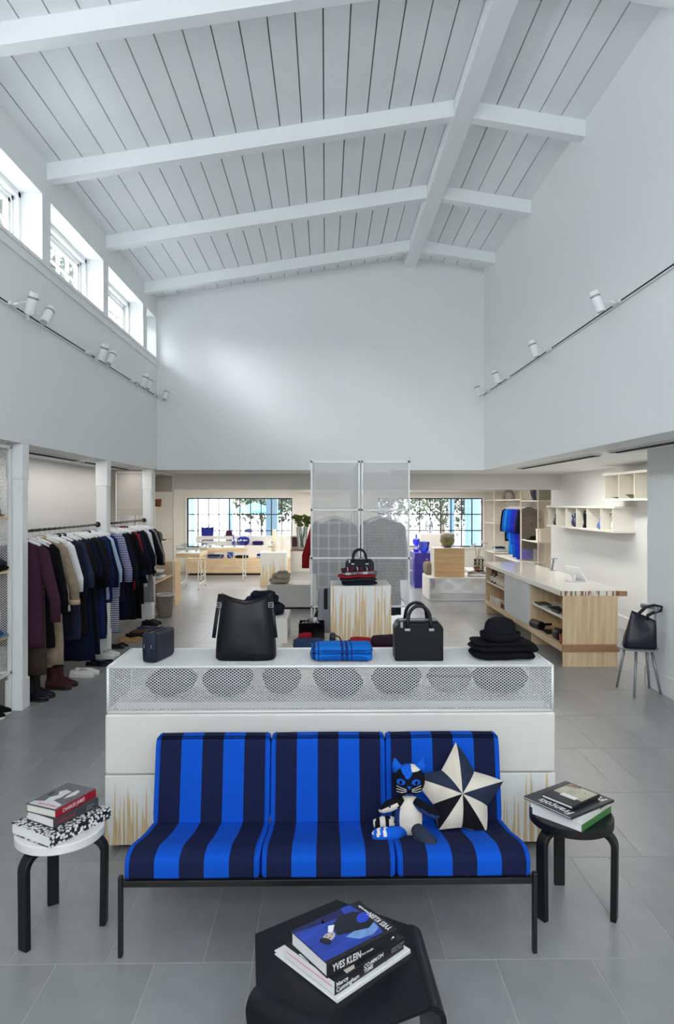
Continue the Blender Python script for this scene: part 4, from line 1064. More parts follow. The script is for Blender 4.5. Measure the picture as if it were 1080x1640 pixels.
def skirt(name, label, cat, loc, mat, L, w=0.17, seed=0, rz=0.0, flare=1.25, top=-0.13, group=None):
    t = thing(name, label, cat, loc, rz, group); ph = seed*1.3; n = 36; rings = []
    for i in range(10):
        q = i/9; rings.append(ring(w*(1+(flare-1)*q), 0.03+0.035*q, top-L*q, n, 0.85, 0.03+0.2*q, ph))
    b = MB(); b.loft(rings); b.build('skirt_body', mat, t, smooth=True)
    b = MB(); b.loft([ring(w*1.01, 0.033, top+0.002, n, 0.85, 0.03, ph), ring(w*1.03, 0.034, top-0.035, n, 0.85, 0.03, ph)], cap=False); b.build('waistband', mat, t, smooth=True)
    return t
plum = cloth('plum_knit', (66, 40, 56), bump=0.8, bscale=120); camel = cloth('oatmeal_boucle', (150, 134, 114), var=0.25, bump=0.9, bscale=120); fur = cloth('sheep_fleece', (186, 164, 134), bump=1.0, bscale=90); brownw = cloth('brown_wool', (70, 60, 54)); denim = cloth('dark_denim', (44, 52, 74)); indigo = cloth('indigo_cloth', (28, 40, 84)); ink_c = cloth('ink_blue_cloth', (22, 28, 50)); bronze = cloth('bronze_black_cloth', (32, 28, 26)); pale_b = cloth('pale_blue_shirting', (168, 188, 214)); lilac = plaid('lilac_check_shirting', (122, 124, 170), [(0, 0.03, 0.1, 0.008, (70, 66, 120), 0.7), (2, 0.03, 0.2, 0.008, (200, 200, 224), 0.6)], bump=0.2); hoop = plaid('striped_jersey', (206, 206, 214), [(2, 0.028, 0.2, 0.007, (60, 62, 96), 0.95)], bump=0.2)
gc = 'clothes hanging on the left rails'
CL = [
 # y, builder, label, material, length, sleeve, flare, extra
 (6.56, 'g', 'long plum knit cardigan with a shawl collar, first on the left rail', 'cardigan', plum, 0.96, 0.70, 1.05, dict(collar=plum)),
 (6.68, 's', 'long brown wool skirt hanging behind the plum cardigan', 'skirt', brownw, 1.12, 0, 1.2, {}),
 (6.80, 'g', 'black coat hanging right behind the plum cardigan', 'coat', black_c, 1.02, 0.66, 1.05, {}),
 (6.98, 'g', 'oatmeal boucle coat with fleece cuffs on the left rail', 'coat', camel, 1.22, 0.60, 1.15, dict(cuff=fur, collar=fur)),
 (7.12, 's', 'black slim trousers on a clip hanger beside the oatmeal coat', 'trousers', black_c, 0.95, 0, 0.9, {}),
 (7.24, 'g', 'white cotton shirt on the left rail between dark clothes', 'shirt', white_c, 0.74, 0.50, 1.0, dict(collar=white_c)),
 (7.38, 'g', 'navy jacket hanging right behind the white shirt', 'jacket', navy_c, 1.0, 0.56, 1.0, dict(collar=navy_c)),
 (7.52, 'g', 'dark denim coat hanging behind the navy jacket', 'coat', denim, 1.08, 0.50, 1.05, dict(collar=denim)),
 (7.66, 'g', 'bronze black dress hanging beside the dark denim coat', 'dress', bronze, 1.05, 0.36, 1.2, {}),
 (7.79, 'g', 'long ink blue dress with a wide hem, middle of the left rail', 'dress', ink_c, 1.36, 0.42, 1.35, {}),
 (7.92, 'g', 'black long sleeved dress behind the long ink blue one', 'dress', black_c, 1.22, 0.55, 1.25, {}),
 (8.05, 'g', 'navy wool dress with deep folds on the left rail', 'dress', navy_c, 1.34, 0.48, 1.3, {}),
 (8.17, 'g', 'bronze black blouse between two navy dresses', 'blouse', bronze, 0.74, 0.45, 1.05, {}),
 (8.29, 'g', 'indigo shirt dress near the second column', 'dress', indigo, 1.22, 0.58, 1.15, dict(collar=indigo)),
 (8.41, 'g', 'ink blue coat nearest the second column', 'coat', ink_c, 1.2, 0.6, 1.1, {}),
 (8.53, 'g', 'pale blue shirt peeping out before the second column', 'shirt', pale_b, 0.80, 0.55, 1.0, dict(collar=pale_b)),
 (8.65, 'g', 'indigo jacket squeezed against the second column', 'jacket', indigo, 0.85, 0.55, 1.0, {}),
 (8.98, 'g', 'lilac checked shirt just behind the second column', 'shirt', lilac, 0.82, 0.60, 1.0, dict(collar=lilac)),
 (9.08, 's', 'long striped jersey skirt below the lilac shirt', 'skirt', hoop, 1.16, 0, 1.1, {}),
 (9.18, 'g', 'navy coat hanging behind the lilac checked shirt', 'coat', navy_c, 0.92, 0.6, 1.0, {}),
 (9.32, 'g', 'black jacket with a white lining on the second rail', 'jacket', black_c, 0.82, 0.58, 1.0, dict(collar=white_c)),
 (9.46, 's', 'wide ink blue skirt below the jackets of the second rail', 'skirt', ink_c, 1.05, 0, 1.35, {}),
 (9.53, 'g', 'long black dress hanging low beside the wide ink blue skirt', 'dress', black_c, 1.2, 0.5, 1.25, {}),
 (9.58, 'g', 'navy blouson, third jacket of the second rail', 'jacket', navy_c, 0.74, 0.6, 1.0, dict(collar=navy_c)),
 (9.72, 'g', 'red blouse showing between navy jackets', 'blouse', red_c, 0.82, 0.58, 1.0, dict(collar=red_c)),
 (9.84, 'g', 'navy peacoat hanging right behind the red blouse', 'coat', navy_c, 0.80, 0.6, 1.05, dict(collar=navy_c)),
 (9.98, 'g', 'black wool coat, middle of the second rail', 'coat', black_c, 0.90, 0.6, 1.1, {}),
 (10.05, 's', 'long black skirt hanging low between the coats of the second rail', 'skirt', black_c, 1.14, 0, 1.3, {}),
 (10.12, 'g', 'ink blue cape jacket on the second rail', 'jacket', ink_c, 0.78, 0.5, 1.3, {}),
 (10.26, 's', 'short black skirt below the cape jacket', 'skirt', black_c, 0.98, 0, 1.1, {}),
 (10.38, 'g', 'white shirt with black trim near the third column', 'shirt', white_c, 0.86, 0.58, 1.0, {}),
 (10.52, 'g', 'black flared jacket, last but one on the second rail', 'jacket', black_c, 0.68, 0.52, 1.4, {}),
 (10.66, 'g', 'light grey dress beside the third column', 'dress', grey_c, 1.12, 0.5, 1.1, {}),
 (10.80, 'g', 'charcoal jacket pressed against the third column', 'jacket', char_c, 0.75, 0.55, 1.0, {}),
]
rg = random.Random(21)
for i, (y, kd, lb, cat, m, L, sl, fl_, ex) in enumerate(CL):
    rz = rg.uniform(-0.16, 0.02)
    yy = y+rg.uniform(-0.01, 0.01); xx = RX
    hl = 'white hanger holding the '+lb.split(' on the')[0].split(' hanging')[0].split(' behind')[0].split(' between')[0].split(' beside')[0].split(',')[0]
    if hg0 is None:
        hg0 = hanger_proto(wmetal_m); hg0.location = (xx, yy, RZ); hg0.rotation_euler = (0, 0, rz); hg0['label'] = hl; hg0['group'] = 'white hangers on the left rails'
    else: dup(hg0, (xx, yy, RZ), rz, hl, 'white hangers on the left rails')
    if kd == 'g': garment(cat, lb, cat, (xx, yy, RZ-0.005), m, L*1.04, 0.218, sl, fl_*1.08, rz, gc, 0.046, seed=i, **ex)
    else: skirt(cat, lb, cat, (xx, yy, RZ-0.005), m, L*1.12, 0.16 if cat == 'skirt' else 0.12, i, rz, fl_, group=gc)

# ------------------------------------------------------------------ shoes under the rails
def shoe(label, loc, rz, up, sole, kind, group, lace=None):
    t = thing({'boot': 'boot', 'sneaker': 'sneaker', 'flat': 'flat_shoe', 'oxford': 'oxford_shoe', 'sandal': 'sandal'}[kind], label, 'shoe', loc, rz, group)
    L = 0.265
    out = [(0.0, 0.030), (0.02, 0.036), (0.07, 0.036), (0.12, 0.036), (0.17, 0.045), (0.21, 0.046), (0.245, 0.036), (0.262, 0.018), (L, 0.006)]
    poly = [(x, -w) for x, w in out]+[(x, w) for x, w in reversed(out)]
    sh = 0.022 if kind in ('sneaker', 'boot') else 0.012
    b = MB(); b.prism(poly, 0, sh); b.build('sole', sole, t, bevel=0.003, seg=2)
    if kind in ('boot', 'oxford'):
        b = MB(); b.box(0.004, 0.06, -0.032, 0.032, 0, 0.022+0.004); b.build('heel', sole, t, bevel=0.003)
    hts = {'boot': [0.10, 0.12, 0.12, 0.105, 0.08, 0.065, 0.052, 0.04, 0.03], 'sneaker': [0.075, 0.085, 0.075, 0.085, 0.078, 0.062, 0.052, 0.043, 0.034], 'flat': [0.052, 0.056, 0.04, 0.032, 0.045, 0.05, 0.046, 0.038, 0.03], 'oxford': [0.07, 0.08, 0.07, 0.085, 0.075, 0.06, 0.05, 0.042, 0.034], 'sandal': [0.03, 0.034, 0.03, 0.034, 0.055, 0.05, 0.03, 0.024, 0.02]}[kind]
    rings = []
    for (x, w), h in zip(out, hts):
        rings.append([(x+0.002, w*0.97*math.cos(q), sh-0.002+(h-sh)*max(0.0, math.sin(q))**0.8) for q in [PI*k/12 for k in range(13)]])
    b = MB(); b.loft(rings); b.build('upper', up, t, smooth=True)
    if kind == 'boot':
        b = MB(); b.loft([[(0.065+rx*math.cos(2*PI*k/20)+dx, ry*math.sin(2*PI*k/20), z) for k in range(20)] for rx, ry, z, dx in ((0.062, 0.036, 0.08, 0.006), (0.056, 0.037, 0.13, -0.002), (0.056, 0.04, 0.175, -0.004), (0.058, 0.042, 0.215, -0.002), (0.052, 0.037, 0.215, -0.002), (0.05, 0.035, 0.12, 0))]); b.build('shaft', up, t, smooth='auto')
    if kind in ('sneaker', 'oxford'):
        for k in range(4):
            x = 0.115+0.02*k; z = [0.088, 0.086, 0.082, 0.076][k]*(1.0 if kind == 'sneaker' else 0.98)
            b = MB(); b.tube([(x, -0.022, z-0.014), (x+0.004, 0, z+0.004), (x, 0.022, z-0.014)], 0.003, 5); b.build('lace', lace or up, t)
    return t
sole_k = M('black_sole', (18, 18, 18), 0.6); sole_w = M('white_sole', (224, 222, 216), 0.6); sole_t = M('tan_sole', (176, 138, 96), 0.6)
ox = leather('oxblood_suede', (58, 20, 22), 0.6); tan_l = leather('tan_suede', (176, 134, 88), 0.8); wl = leather('white_leather', (222, 220, 214), 0.5); nl = leather('navy_suede', (44, 58, 92), 0.7); brl = leather('brown_leather', (92, 66, 48), 0.5)
SH = [(-2.93, 6.62, black_l, sole_k, 'boot', 'black leather ankle boot'), (-2.86, 7.03, ox, sole_k, 'boot', 'oxblood suede ankle boot'), (-2.80, 7.52, wl, sole_w, 'sneaker', 'white laced sneaker below the oatmeal coat'),
      (-2.80, 8.03, black_l, sole_k, 'flat', 'black leather slipper flat'), (-2.84, 8.42, wl, sole_w, 'sneaker', 'white sneaker below the long navy dresses'), (-2.90, 9.0, black_l, sole_k, 'sandal', 'black open shoe just past the second column'),
      (-2.84, 9.42, tan_l, sole_t, 'flat', 'tan suede flat shoe'), (-2.84, 9.74, black_l, sole_k, 'flat', 'black flat shoe past the tan pair'), (-2.83, 9.99, brl, sole_k, 'flat', 'brown leather loafer'), (-2.82, 10.24, nl, sole_k, 'flat', 'navy suede loafer'), (-2.86, 10.66, black_l, sole_k, 'oxford', 'black laced oxford shoe near the third column')]
lace_k = M('dark_lace', (60, 62, 66), 0.8)
for x, y, u, s, kd, lb in SH:
    for j in (0, 1):
        shoe(lb+(', nearer one of the pair' if j == 0 else ', further one of the pair'), (x+0.015*j, y+0.105*j, 0.0), -0.06+0.10*j, u, s, kd, 'shoes under the clothes rails', lace_k if u is wl else None)

# ------------------------------------------------------------------ mesh shelving at the left edge
def shelf_unit(name, label, loc, W, D, H, shelves, mesh_faces, lw=0.03, sw=0.022, st=0.004, rz=0.0, tube=0.009, shelf_mat=None, z_lo=0.06, mat=None):
    """frame of round bar: x 0..W, y 0..D, z 0..H"""
    t = thing(name, label, 'shelf', loc, rz); mm = mat or wmetal_m
    for x in (0, W):
        for y in (0, D):
            b = MB(); b.bar((x, y, 0.012), (x, y, H), tube*2); b.build('upright', mm, t)
            b = MB(); b.lathe([(0.014, 0), (0.014, 0.008), (0.006, 0.014)], 10, x, y); b.build('foot', black_m, t)
    b = MB()
    for z in (H-tube, z_lo):
        for y in (0, D): b.bar((-tube, y, z), (W+tube, y, z), tube*2)
        for x in (0, W): b.bar((x, 0, z), (x, D, z), tube*2)
        b.build('rail', mm, t); b = MB()
    for z in shelves:
        b = MB(); b.box(0.006, W-0.006, 0.006, D-0.006, z-0.012, z+0.012); b.build('shelf', shelf_mat or plyy_m, t, bevel=0.002)
    for f in mesh_faces:
        b = MB(); h = H-z_lo
        if f == 'left': b.emesh((0, 0, z_lo), (0, 1, 0), (0, 0, 1), D, h, lw, sw, st)
        if f == 'right': b.emesh((W, 0, z_lo), (0, 1, 0), (0, 0, 1), D, h, lw, sw, st)
        if f == 'front': b.emesh((0, 0, z_lo), (1, 0, 0), (0, 0, 1), W, h, lw, sw, st)
        if f == 'back': b.emesh((0, D, z_lo), (1, 0, 0), (0, 0, 1), W, h, lw, sw, st)
        if f == 'top': b.emesh((0, 0, H), (1, 0, 0), (0, 1, 0), W, D, lw, sw, st)
        b.build('mesh_panel', mm, t, kind='stuff')
    return t
shelf_unit('shelf_rack', 'white mesh shelf rack with wooden shelves at the left edge', (-3.36, 5.12, 0), 0.485, 1.14, 2.42, (0.69, 1.28, 1.77), ('left', 'back'), z_lo=0.36, st=0.006, tube=0.012)
bl_d = cloth('denim_blue_felt', (46, 86, 138))
hat('felt_hat', 'grey felt hat on the top shelf at the left edge', (-2.985, 6.11, 1.783), felt_g, 0.09, 0.12, 0.125)
hat('felt_hat', 'blue felt hat behind the grey one on the top shelf', (-3.10, 5.86, 1.783), bl_d, 0.09, 0.16, 0.15)
hat('beret', 'blue beret on the lowest shelf at the left edge', (-2.985, 6.10, 0.728), bl_d, 0.10, 0.06, 0.12, group=None)
folded('folded_scarf', 'light blue scarf folded under the blue beret on the lowest left shelf', 'scarf', (-2.985, 6.10, 0.703), 0.26, 0.26, [(0.024, cloth('sky_blue_wool', (106, 146, 176)), 0, 0, 1)])
folded('folded_knit', 'dark knit pile on the middle shelf at the left edge', 'sweater', (-2.985, 6.10, 1.293), 0.26, 0.26, [(0.05, black_c, 0, 0, 1), (0.05, char_c, 0.0, 0, 0.95)])
hat('felt_hat', 'bright blue cap on the dark knits of the middle left shelf', (-2.985, 6.10, 1.385), bl_d, 0.085, 0.10, 0.11)
shoe('black sneaker with white sole at the left edge, nearer one of the pair', (-3.10, 6.06, 0), 0.05, cloth('black_canvas', (24, 24, 26)), sole_w, 'sneaker', 'sneakers under the left shelf rack')
shoe('black sneaker with white sole at the left edge, further one of the pair', (-3.11, 6.19, 0), 0.12, bpy.data.materials['black_canvas'], sole_w, 'sneaker', 'sneakers under the left shelf rack')

# ------------------------------------------------------------------ mesh wardrobes in the middle of the room
def wardrobe(label, x0, x1):
    t = thing('mesh_wardrobe', label, 'wardrobe', (x0, 8.2, 0)); W = x1-x0; D = 2.42; H = 2.41; q = 0.022
    for x in (q/2, W-q/2):
        for y in (q/2, D-q/2):
            b = MB(); b.bar((x, y, 0.012), (x, y, H), q); b.build('upright', wmetal_m, t)
            b = MB(); b.lathe([(0.014, 0), (0.014, 0.012)], 10, x, y); b.build('foot', black_m, t)
    b = MB()
    for z in (0.657, 1.24, 1.82, H-q/2):
        b.bar((0, q/2, z), (W, q/2, z), q); b.bar((0, D-q/2, z), (W, D-q/2, z), q)
    for z in (0.657, H-q/2):
        for x in (q/2, W-q/2): b.bar((x, 0, z), (x, D, z), q)
    for x in (q/2, W-q/2): b.bar((x, 0, 0.09), (x, D, 0.09), q)
    b.build('crossbar', wmetal_m, t)
    b = MB(); b.box(q, W-q, q, D-q, 0.08, 0.095); b.build('base_shelf', white_m, t)
    b = MB(); b.tube([(W/2, q, 1.77), (W/2, D-q, 1.77)], 0.012, 10); b.build('clothes_pipe', wmetal_m, t)
    for nm, o, u, w_ in (('mesh_front', (0, q/2, 0.657), (1, 0, 0), W), ('mesh_back', (0, D-q/2, 0.657), (1, 0, 0), W)):
        b = MB(); b.emesh(o, u, (0, 0, 1), w_, H-0.66, 0.0235, 0.019, 0.0056); b.build(nm, wmetal_m, t, kind='stuff')
    for x in (q/2, W-q/2):
        b = MB(); b.emesh((x, 0, 0.657), (0, 1, 0), (0, 0, 1), D, H-0.66, 0.034, 0.024, 0.0062); b.build('mesh_side', wmetal_m, t, kind='stuff')
    b = MB(); b.emesh((0, 0, H-q/2), (1, 0, 0), (0, 1, 0), W, D, 0.034, 0.024, 0.0062); b.build('mesh_top', wmetal_m, t, kind='stuff')
    return t
wardrobe('tall white mesh wardrobe on the left of the pair in mid room', -0.182, 0.413)
wardrobe('tall white mesh wardrobe on the right of the pair in mid room', 0.428, 1.012)
gingham = plaid('black_white_check_wool', (34, 34, 38), [(0, 0.13, 0.1, 0.012, (210, 210, 212), 0.6), (2, 0.16, 0.3, 0.012, (210, 210, 212), 0.6), (0, 0.13, 0.45, 0.004, (150, 150, 155), 0.5)])
gw = 'clothes inside the mesh wardrobes'
def hung(name, lb, cat, x, y, m, L, seed, **k):
    hb_ = dup(hg0, (x, y, 1.79), 0, 'hanger of the '+lb, 'hangers in the mesh wardrobes')
    return garment(name, lb, cat, (x, y, 1.785), m, L, seed=seed, group=gw, **k)
hung('coat', 'black and white checked coat in the front of the left mesh wardrobe', 'coat', 0.115, 8.55, gingham, 1.2, 41, hw=0.225, sl=0.62, flare=1.12, spread=0.0)
hung('coat', 'red and black coat further back in the left mesh wardrobe', 'coat', 0.09, 9.1, red_c, 0.95, 42, hw=0.235, sl=0.6)
hung('jacket', 'charcoal jacket at the back of the left mesh wardrobe', 'jacket', 0.115, 9.8, char_c, 0.8, 43, hw=0.215, sl=0.6, spread=0.0)
hung('coat', 'charcoal coat in the front of the right mesh wardrobe', 'coat', 0.72, 8.6, char_c, 1.2, 44, hw=0.23, sl=0.7, flare=1.12, spread=0.0)
hung('jacket', 'navy jacket further back in the right mesh wardrobe', 'jacket', 0.72, 9.2, navy_c, 0.9, 45, hw=0.21, sl=0.6, spread=0.0)

# ------------------------------------------------------------------ low platform with plinths and folded knits
blk('platform', 'low pale platform behind the mesh table, carrying the paint dripped plinth', 'platform', -0.42, 0.86, 4.95, 7.1, 0, 0.55, M('beige_board', (214, 204, 188), 0.55, var=0.03))
PZ = 0.55
drip_p = drip('dripped_plinth_paint', 0.60, 0.20, 48.0, 0.415)
blk('plinth', 'plywood plinth with dripping white paint in mid room under a pile of knits', 'plinth', 0.046, 0.606, 6.3, 6.77, PZ, 1.135, drip_p, bevel=0.003)
blk('plinth', 'plain white plinth behind the bucket bag carrying a navy sweater', 'plinth', -0.97, -0.37, 6.6, 7.2, 0, 0.783, offw_m)
folded('folded_sweater', 'dark navy sweater lying on the white plinth behind the bucket bag', 'sweater', (-0.63, 6.9, 0.783), 0.42, 0.32, [(0.10, navy_c, 0.0, 0, 1), (0.09, navy_c, -0.02, 0.02, 0.85), (0.07, navy_c, 0.0, -0.03, 0.6)], wr=0.025, exy=0.6)
pk = plaid('grey_white_plaid_wool', (128, 132, 140), [(0, 0.16, 0.2, 0.022, (222, 220, 220), 0.8), (0, 0.16, 0.62, 0.012, (120, 60, 70), 0.6)])
dk_pl = plaid('dark_red_plaid_wool', (32, 30, 46), [(0, 0.09, 0.1, 0.009, (120, 36, 48), 0.9), (0, 0.09, 0.5, 0.004, (226, 224, 222), 0.9), (2, 0.05, 0.2, 0.004, (120, 36, 48), 0.7)])
knit_r = cloth('red_knit', (152, 34, 44), bump=0.8, bscale=120)
z = 1.136
for i, (h, m, dx, w, lb) in enumerate(((0.034, navy_c, 0.0, 0.335, 'navy folded knit at the bottom of the pile on the dripped plinth'), (0.034, char_c, -0.012, 0.345, 'charcoal folded knit second from the bottom on the dripped plinth'),
        (0.03, knit_r, -0.022, 0.36, 'red folded knit in the middle of the pile on the dripped plinth'), (0.032, pk, 0.005, 0.34, 'grey and white plaid scarf folded near the top of the pile'), (0.03, dk_pl, -0.02, 0.30, 'dark red plaid scarf crumpled on top of the pile'))):
    folded('folded_knit', lb, 'sweater', (0.315+dx, 6.44, z), w, 0.22, [(h, m, 0, 0, 1)], wr=0.012 if i < 4 else 0.022, group='knits piled on the dripped plinth'); z += h*0.96
hb2 = dup(hbg, (0.33, 6.66, 1.136), 0, 'small boxy black handbag behind the pile of knits on the dripped plinth')
# things around the dripped plinth
tt2 = thing('storage_box', 'glossy black box with a grey scarf inside, left of the dripped plinth', 'box', (-0.14, 6.84, PZ))
blackgl = M('black_gloss', (14, 13, 16), 0.12)
b = MB(); b.box(-0.128, 0.128, -0.09, -0.084, 0, 0.165); b.box(-0.128, 0.128, 0.084, 0.09, 0, 0.165); b.box(-0.128, -0.122, -0.084, 0.084, 0, 0.165); b.box(0.122, 0.128, -0.084, 0.084, 0, 0.165); b.box(-0.122, 0.122, -0.084, 0.084, 0, 0.006); b.build('body', blackgl, tt2, bevel=0.002)
folded('folded_scarf', 'silver grey patterned scarf stuffed into the glossy black box', 'scarf', (-0.15, 6.84, PZ+0.08), 0.21, 0.15, [(0.075, plaid('silver_scarf_weave', (70, 74, 86), [(0, 0.03, 0.1, 0.006, (196, 200, 206), 0.9), (2, 0.03, 0.4, 0.005, (190, 194, 200), 0.8)]), 0, 0, 1), (0.05, pk, 0.01, 0, 0.7)], wr=0.03, exy=0.7)
tw = plaid('navy_speckled_knit', (40, 56, 88), [(0, 0.012, 0.1, 0.002, (80, 96, 128), 0.5), (2, 0.012, 0.1, 0.002, (24, 34, 60), 0.5)])
folded('folded_knit', 'navy speckled knit, left of the plaid blanket on the platform', 'sweater', (-0.15, 6.15, PZ), 0.29, 0.24, [(0.06, navy_c, 0, 0, 1), (0.07, tw, 0, 0, 1)], wr=0.012)
folded('folded_scarf', 'red wool scarf lying behind the navy speckled knit', 'scarf', (-0.20, 6.5, PZ), 0.16, 0.14, [(0.07, red_c, 0, 0, 1), (0.05, red_c, 0, 0, 0.8)], wr=0.02)
ph = thing('camera_case', 'small navy leather camera case with strap on the platform', 'case', (0.06, 6.0, PZ))
b = MB(); b.se(0.055, 0.10, 0.21, 0.3, 0.4, 20, 12); b.build('body', navy_l, ph, smooth=True)
b = MB(); b.box(-0.03, 0.03, -0.052, -0.046, 0.12, 0.15); b.build('flap', leather('red_leather', (140, 40, 44)), ph, bevel=0.002)
b = MB(); b.tube([(0.02, 0, 0.19), (0.06, 0.02, 0.17), (0.10, 0.04, 0.09), (0.15, 0.05, 0.02), (0.22, 0.04, 0.006)], 0.006, 6); b.build('strap', black_l, ph, smooth=True)
folded('folded_scarf', 'red and navy plaid scarf behind the blue blanket on the platform', 'scarf', (0.28, 5.95, PZ), 0.27, 0.2, [(0.08, navy_c, 0, 0, 1), (0.07, dk_pl, 0.0, 0, 0.98), (0.04, red_c, 0.03, 0, 0.7)], wr=0.02)
folded('folded_sweater', 'burgundy and plum sweaters stacked left of the boxy handbag on the platform', 'sweater', (0.52, 5.9, PZ), 0.26, 0.24, [(0.07, burg_c, 0, 0, 1), (0.07, burg_c, 0, 0, 1), (0.075, cloth('plum_wool', (44, 30, 42)), 0.0, 0, 0.95)], wr=0.01)
bp = thing('backpack', 'tall pale grey canvas backpack with a black strap, left of the dripped plinth', 'bag', (-0.0, 7.28, 0))
b = MB(); b.se(0.17, 0.14, 0.62, 0.35, 0.5, 20, 12, c=(0, 0, 0.38), wr=0.008); b.build('body', cloth('grey_canvas', (150, 154, 160)), bp, smooth=True)
b = MB(); b.box(-0.02, 0.02, -0.076, -0.068, 0.78, 1.0); b.build('strap', black_l, bp, bevel=0.003)
b = MB(); b.box(-0.09, 0.09, -0.07, 0.07, 0.0, 0.39); b.build('stand', offw_m, bp, bevel=0.003)
dg = thing('duffel_bag', 'dark purple duffel bag on the base of the left mesh wardrobe', 'bag', (0.03, 8.5, 0.096), 0.3)
b = MB(); b.se(0.34, 0.2, 0.5, 0.5, 0.4, 24, 12, wr=0.01); b.build('body', cloth('aubergine_nylon', (38, 32, 50)), dg, smooth=True)
b = MB(); b.tube([(-0.08, -0.06, 0.47), (-0.06, -0.08, 0.53), (0.06, -0.08, 0.53), (0.08, -0.06, 0.47)], 0.008, 6); b.build('handle', black_l, dg, smooth=True)

# ------------------------------------------------------------------ shop counter on the right
slab_m, snt, sb_ = nmat('poured_white_counter_top')
stc = nd(snt, 'ShaderNodeTexCoord'); ssx = nd(snt, 'ShaderNodeSeparateXYZ'); snt.links.new(stc.outputs['Object'], ssx.inputs[0])
scv = nd(snt, 'ShaderNodeCombineXYZ'); snt.links.new(math_(snt, 'MULTIPLY', ssx.outputs['X'], 34.0), scv.inputs[0]); snt.links.new(math_(snt, 'MULTIPLY', ssx.outputs['Y'], 5.0), scv.inputs[1]); snt.links.new(math_(snt, 'MULTIPLY', ssx.outputs['Z'], 4.0), scv.inputs[2])
snz = nd(snt, 'ShaderNodeTexNoise'); snz.inputs['Scale'].default_value = 1.0; snt.links.new(scv.outputs[0], snz.inputs['Vector'])
sfr = math_(snt, 'MULTIPLY', math_(snt, 'LESS_THAN', ssx.outputs['Y'], -1.944), math_(snt, 'MULTIPLY', math_(snt, 'GREATER_THAN', snz.outputs['Fac'], 0.52), math_(snt, 'LESS_THAN', ssx.outputs['Z'], 0.058)))
snt.links.new(mix(snt, sfr, lin((226, 224, 218)), lin((160, 106, 70))), sb_.inputs['Base Color']); sb_.inputs['Roughness'].default_value = 0.16; sb_.inputs['Coat Weight'].default_value = 0.3
cy0, cy1 = 7.87, 11.72; cn_ = thing('shop_counter', 'long plywood shop counter with a glossy white poured top on the right', 'counter', (2.75, cy0, 0))
LN = cy1-cy0
b = MB(); b.box(-0.375, 0.375, -1.945, 1.945, 0, 0.065); b.build('counter_top', slab_m, cn_, bevel=0.003, loc=(0.345, LN/2+0.015, 0.824))
b = MB(); b.box(0.64, 0.735, -0.04, 0.0, 0.826, 0.884); b.build('wood_end_block', brown_m, cn_, bevel=0.002)
b = MB(); b.box(0, 0.64, 0, 0.022, 0.262, 0.824); b.build('end_panel', ply_m, cn_, bevel=0.002)
b = MB(); b.box(-0.004, 0.66, -0.012, 0.03, 0.175, 0.262); b.build('end_rail', brown_m, cn_, bevel=0.003)
b = MB(); b.box(0, 0.64, 0.0, 0.022, 0, 0.175); b.build('end_panel', ply_m, cn_, bevel=0.002)
b = MB(); b.box(-0.01, 0.62, 0.022, LN, 0.175, 0.245); b.build('bottom_board', plyy_m, cn_, bevel=0.002)
b = MB(); b.box(0.40, 0.42, 0.022, LN-0.022, 0.245, 0.824); b.build('back_panel', ply_m, cn_)
for y in (1.27, 2.56, LN-0.022):
    b = MB(); b.box(0.005, 0.60, y, y+0.022, 0.245, 0.824); b.build('divider', ply_m, cn_, bevel=0.002)
for y in (1.27, LN-0.022):
    b = MB(); b.box(0.02, 0.60, y, y+0.022, 0, 0.175); b.build('leg_panel', ply_m, cn_, bevel=0.002)
b = MB(); b.box(-0.006, 0.012, 1.285, 2.57, 0.247, 0.82); b.build('sliding_door', M('pale_grey_door', (214, 217, 222), 0.45, var=0.01), cn_, bevel=0.003)
for y0, y1 in ((0.024, 1.268), (2.584, LN-0.024)):
    b = MB(); b.box(0.02, 0.40, y0, y1, 0.545, 0.57); b.build('shelf', white_m, cn_, bevel=0.002)
# bottles and jars
amber = M('amber_glass', (110, 62, 28), 0.15, coat=0.5); lab = M('paper_label', (226, 222, 214), 0.7); capb = M('black_cap', (24, 24, 24), 0.4); beige_p = M('beige_bottle', (206, 178, 146), 0.35); milk = M('milk_glass', (226, 222, 214), 0.3)
def bottle(label, loc, m, h=0.17, r=0.033, cap=capb, grp='bottles on the upper counter shelf'):
    t = thing('bottle', label, 'bottle', loc, group=grp)
    b = MB(); b.lathe([(r*0.95, 0), (r, 0.006), (r, h*0.6), (r*0.85, h*0.68), (r*0.35, h*0.76), (r*0.34, h*0.86)], 18); b.build('body', m, t, smooth='auto')
    b = MB(); b.lathe([(r*0.42, h*0.85), (r*0.42, h*0.97), (r*0.3, h)], 14); b.build('cap', cap, t, smooth='auto')
    b = MB(); b.lathe([(r*1.012, h*0.14), (r*1.012, h*0.5)], 18, cap=False); b.build('label', lab, t, smooth=True)
bx = 2.81; zs_ = 0.571
for i, (y, m, c) in enumerate(((11.42, amber, capb), (11.22, amber, capb), (11.04, beige_p, milk), (10.90, beige_p, milk), (10.77, beige_p, milk), (10.65, beige_p, milk), (10.54, beige_p, milk))):
    w = ['furthest amber bottle with a white label on the upper counter shelf', 'second amber bottle with a white label on the upper counter shelf', 'first beige bottle after the amber ones on the counter shelf', 'second beige bottle after the amber ones on the counter shelf', 'third beige bottle after the amber ones on the counter shelf', 'fourth beige bottle after the amber ones on the counter shelf', 'beige bottle nearest the sliding door on the counter shelf'][i]
    bottle(w, (bx, y, zs_), m, 0.225 if i < 2 else 0.205, 0.044, c)
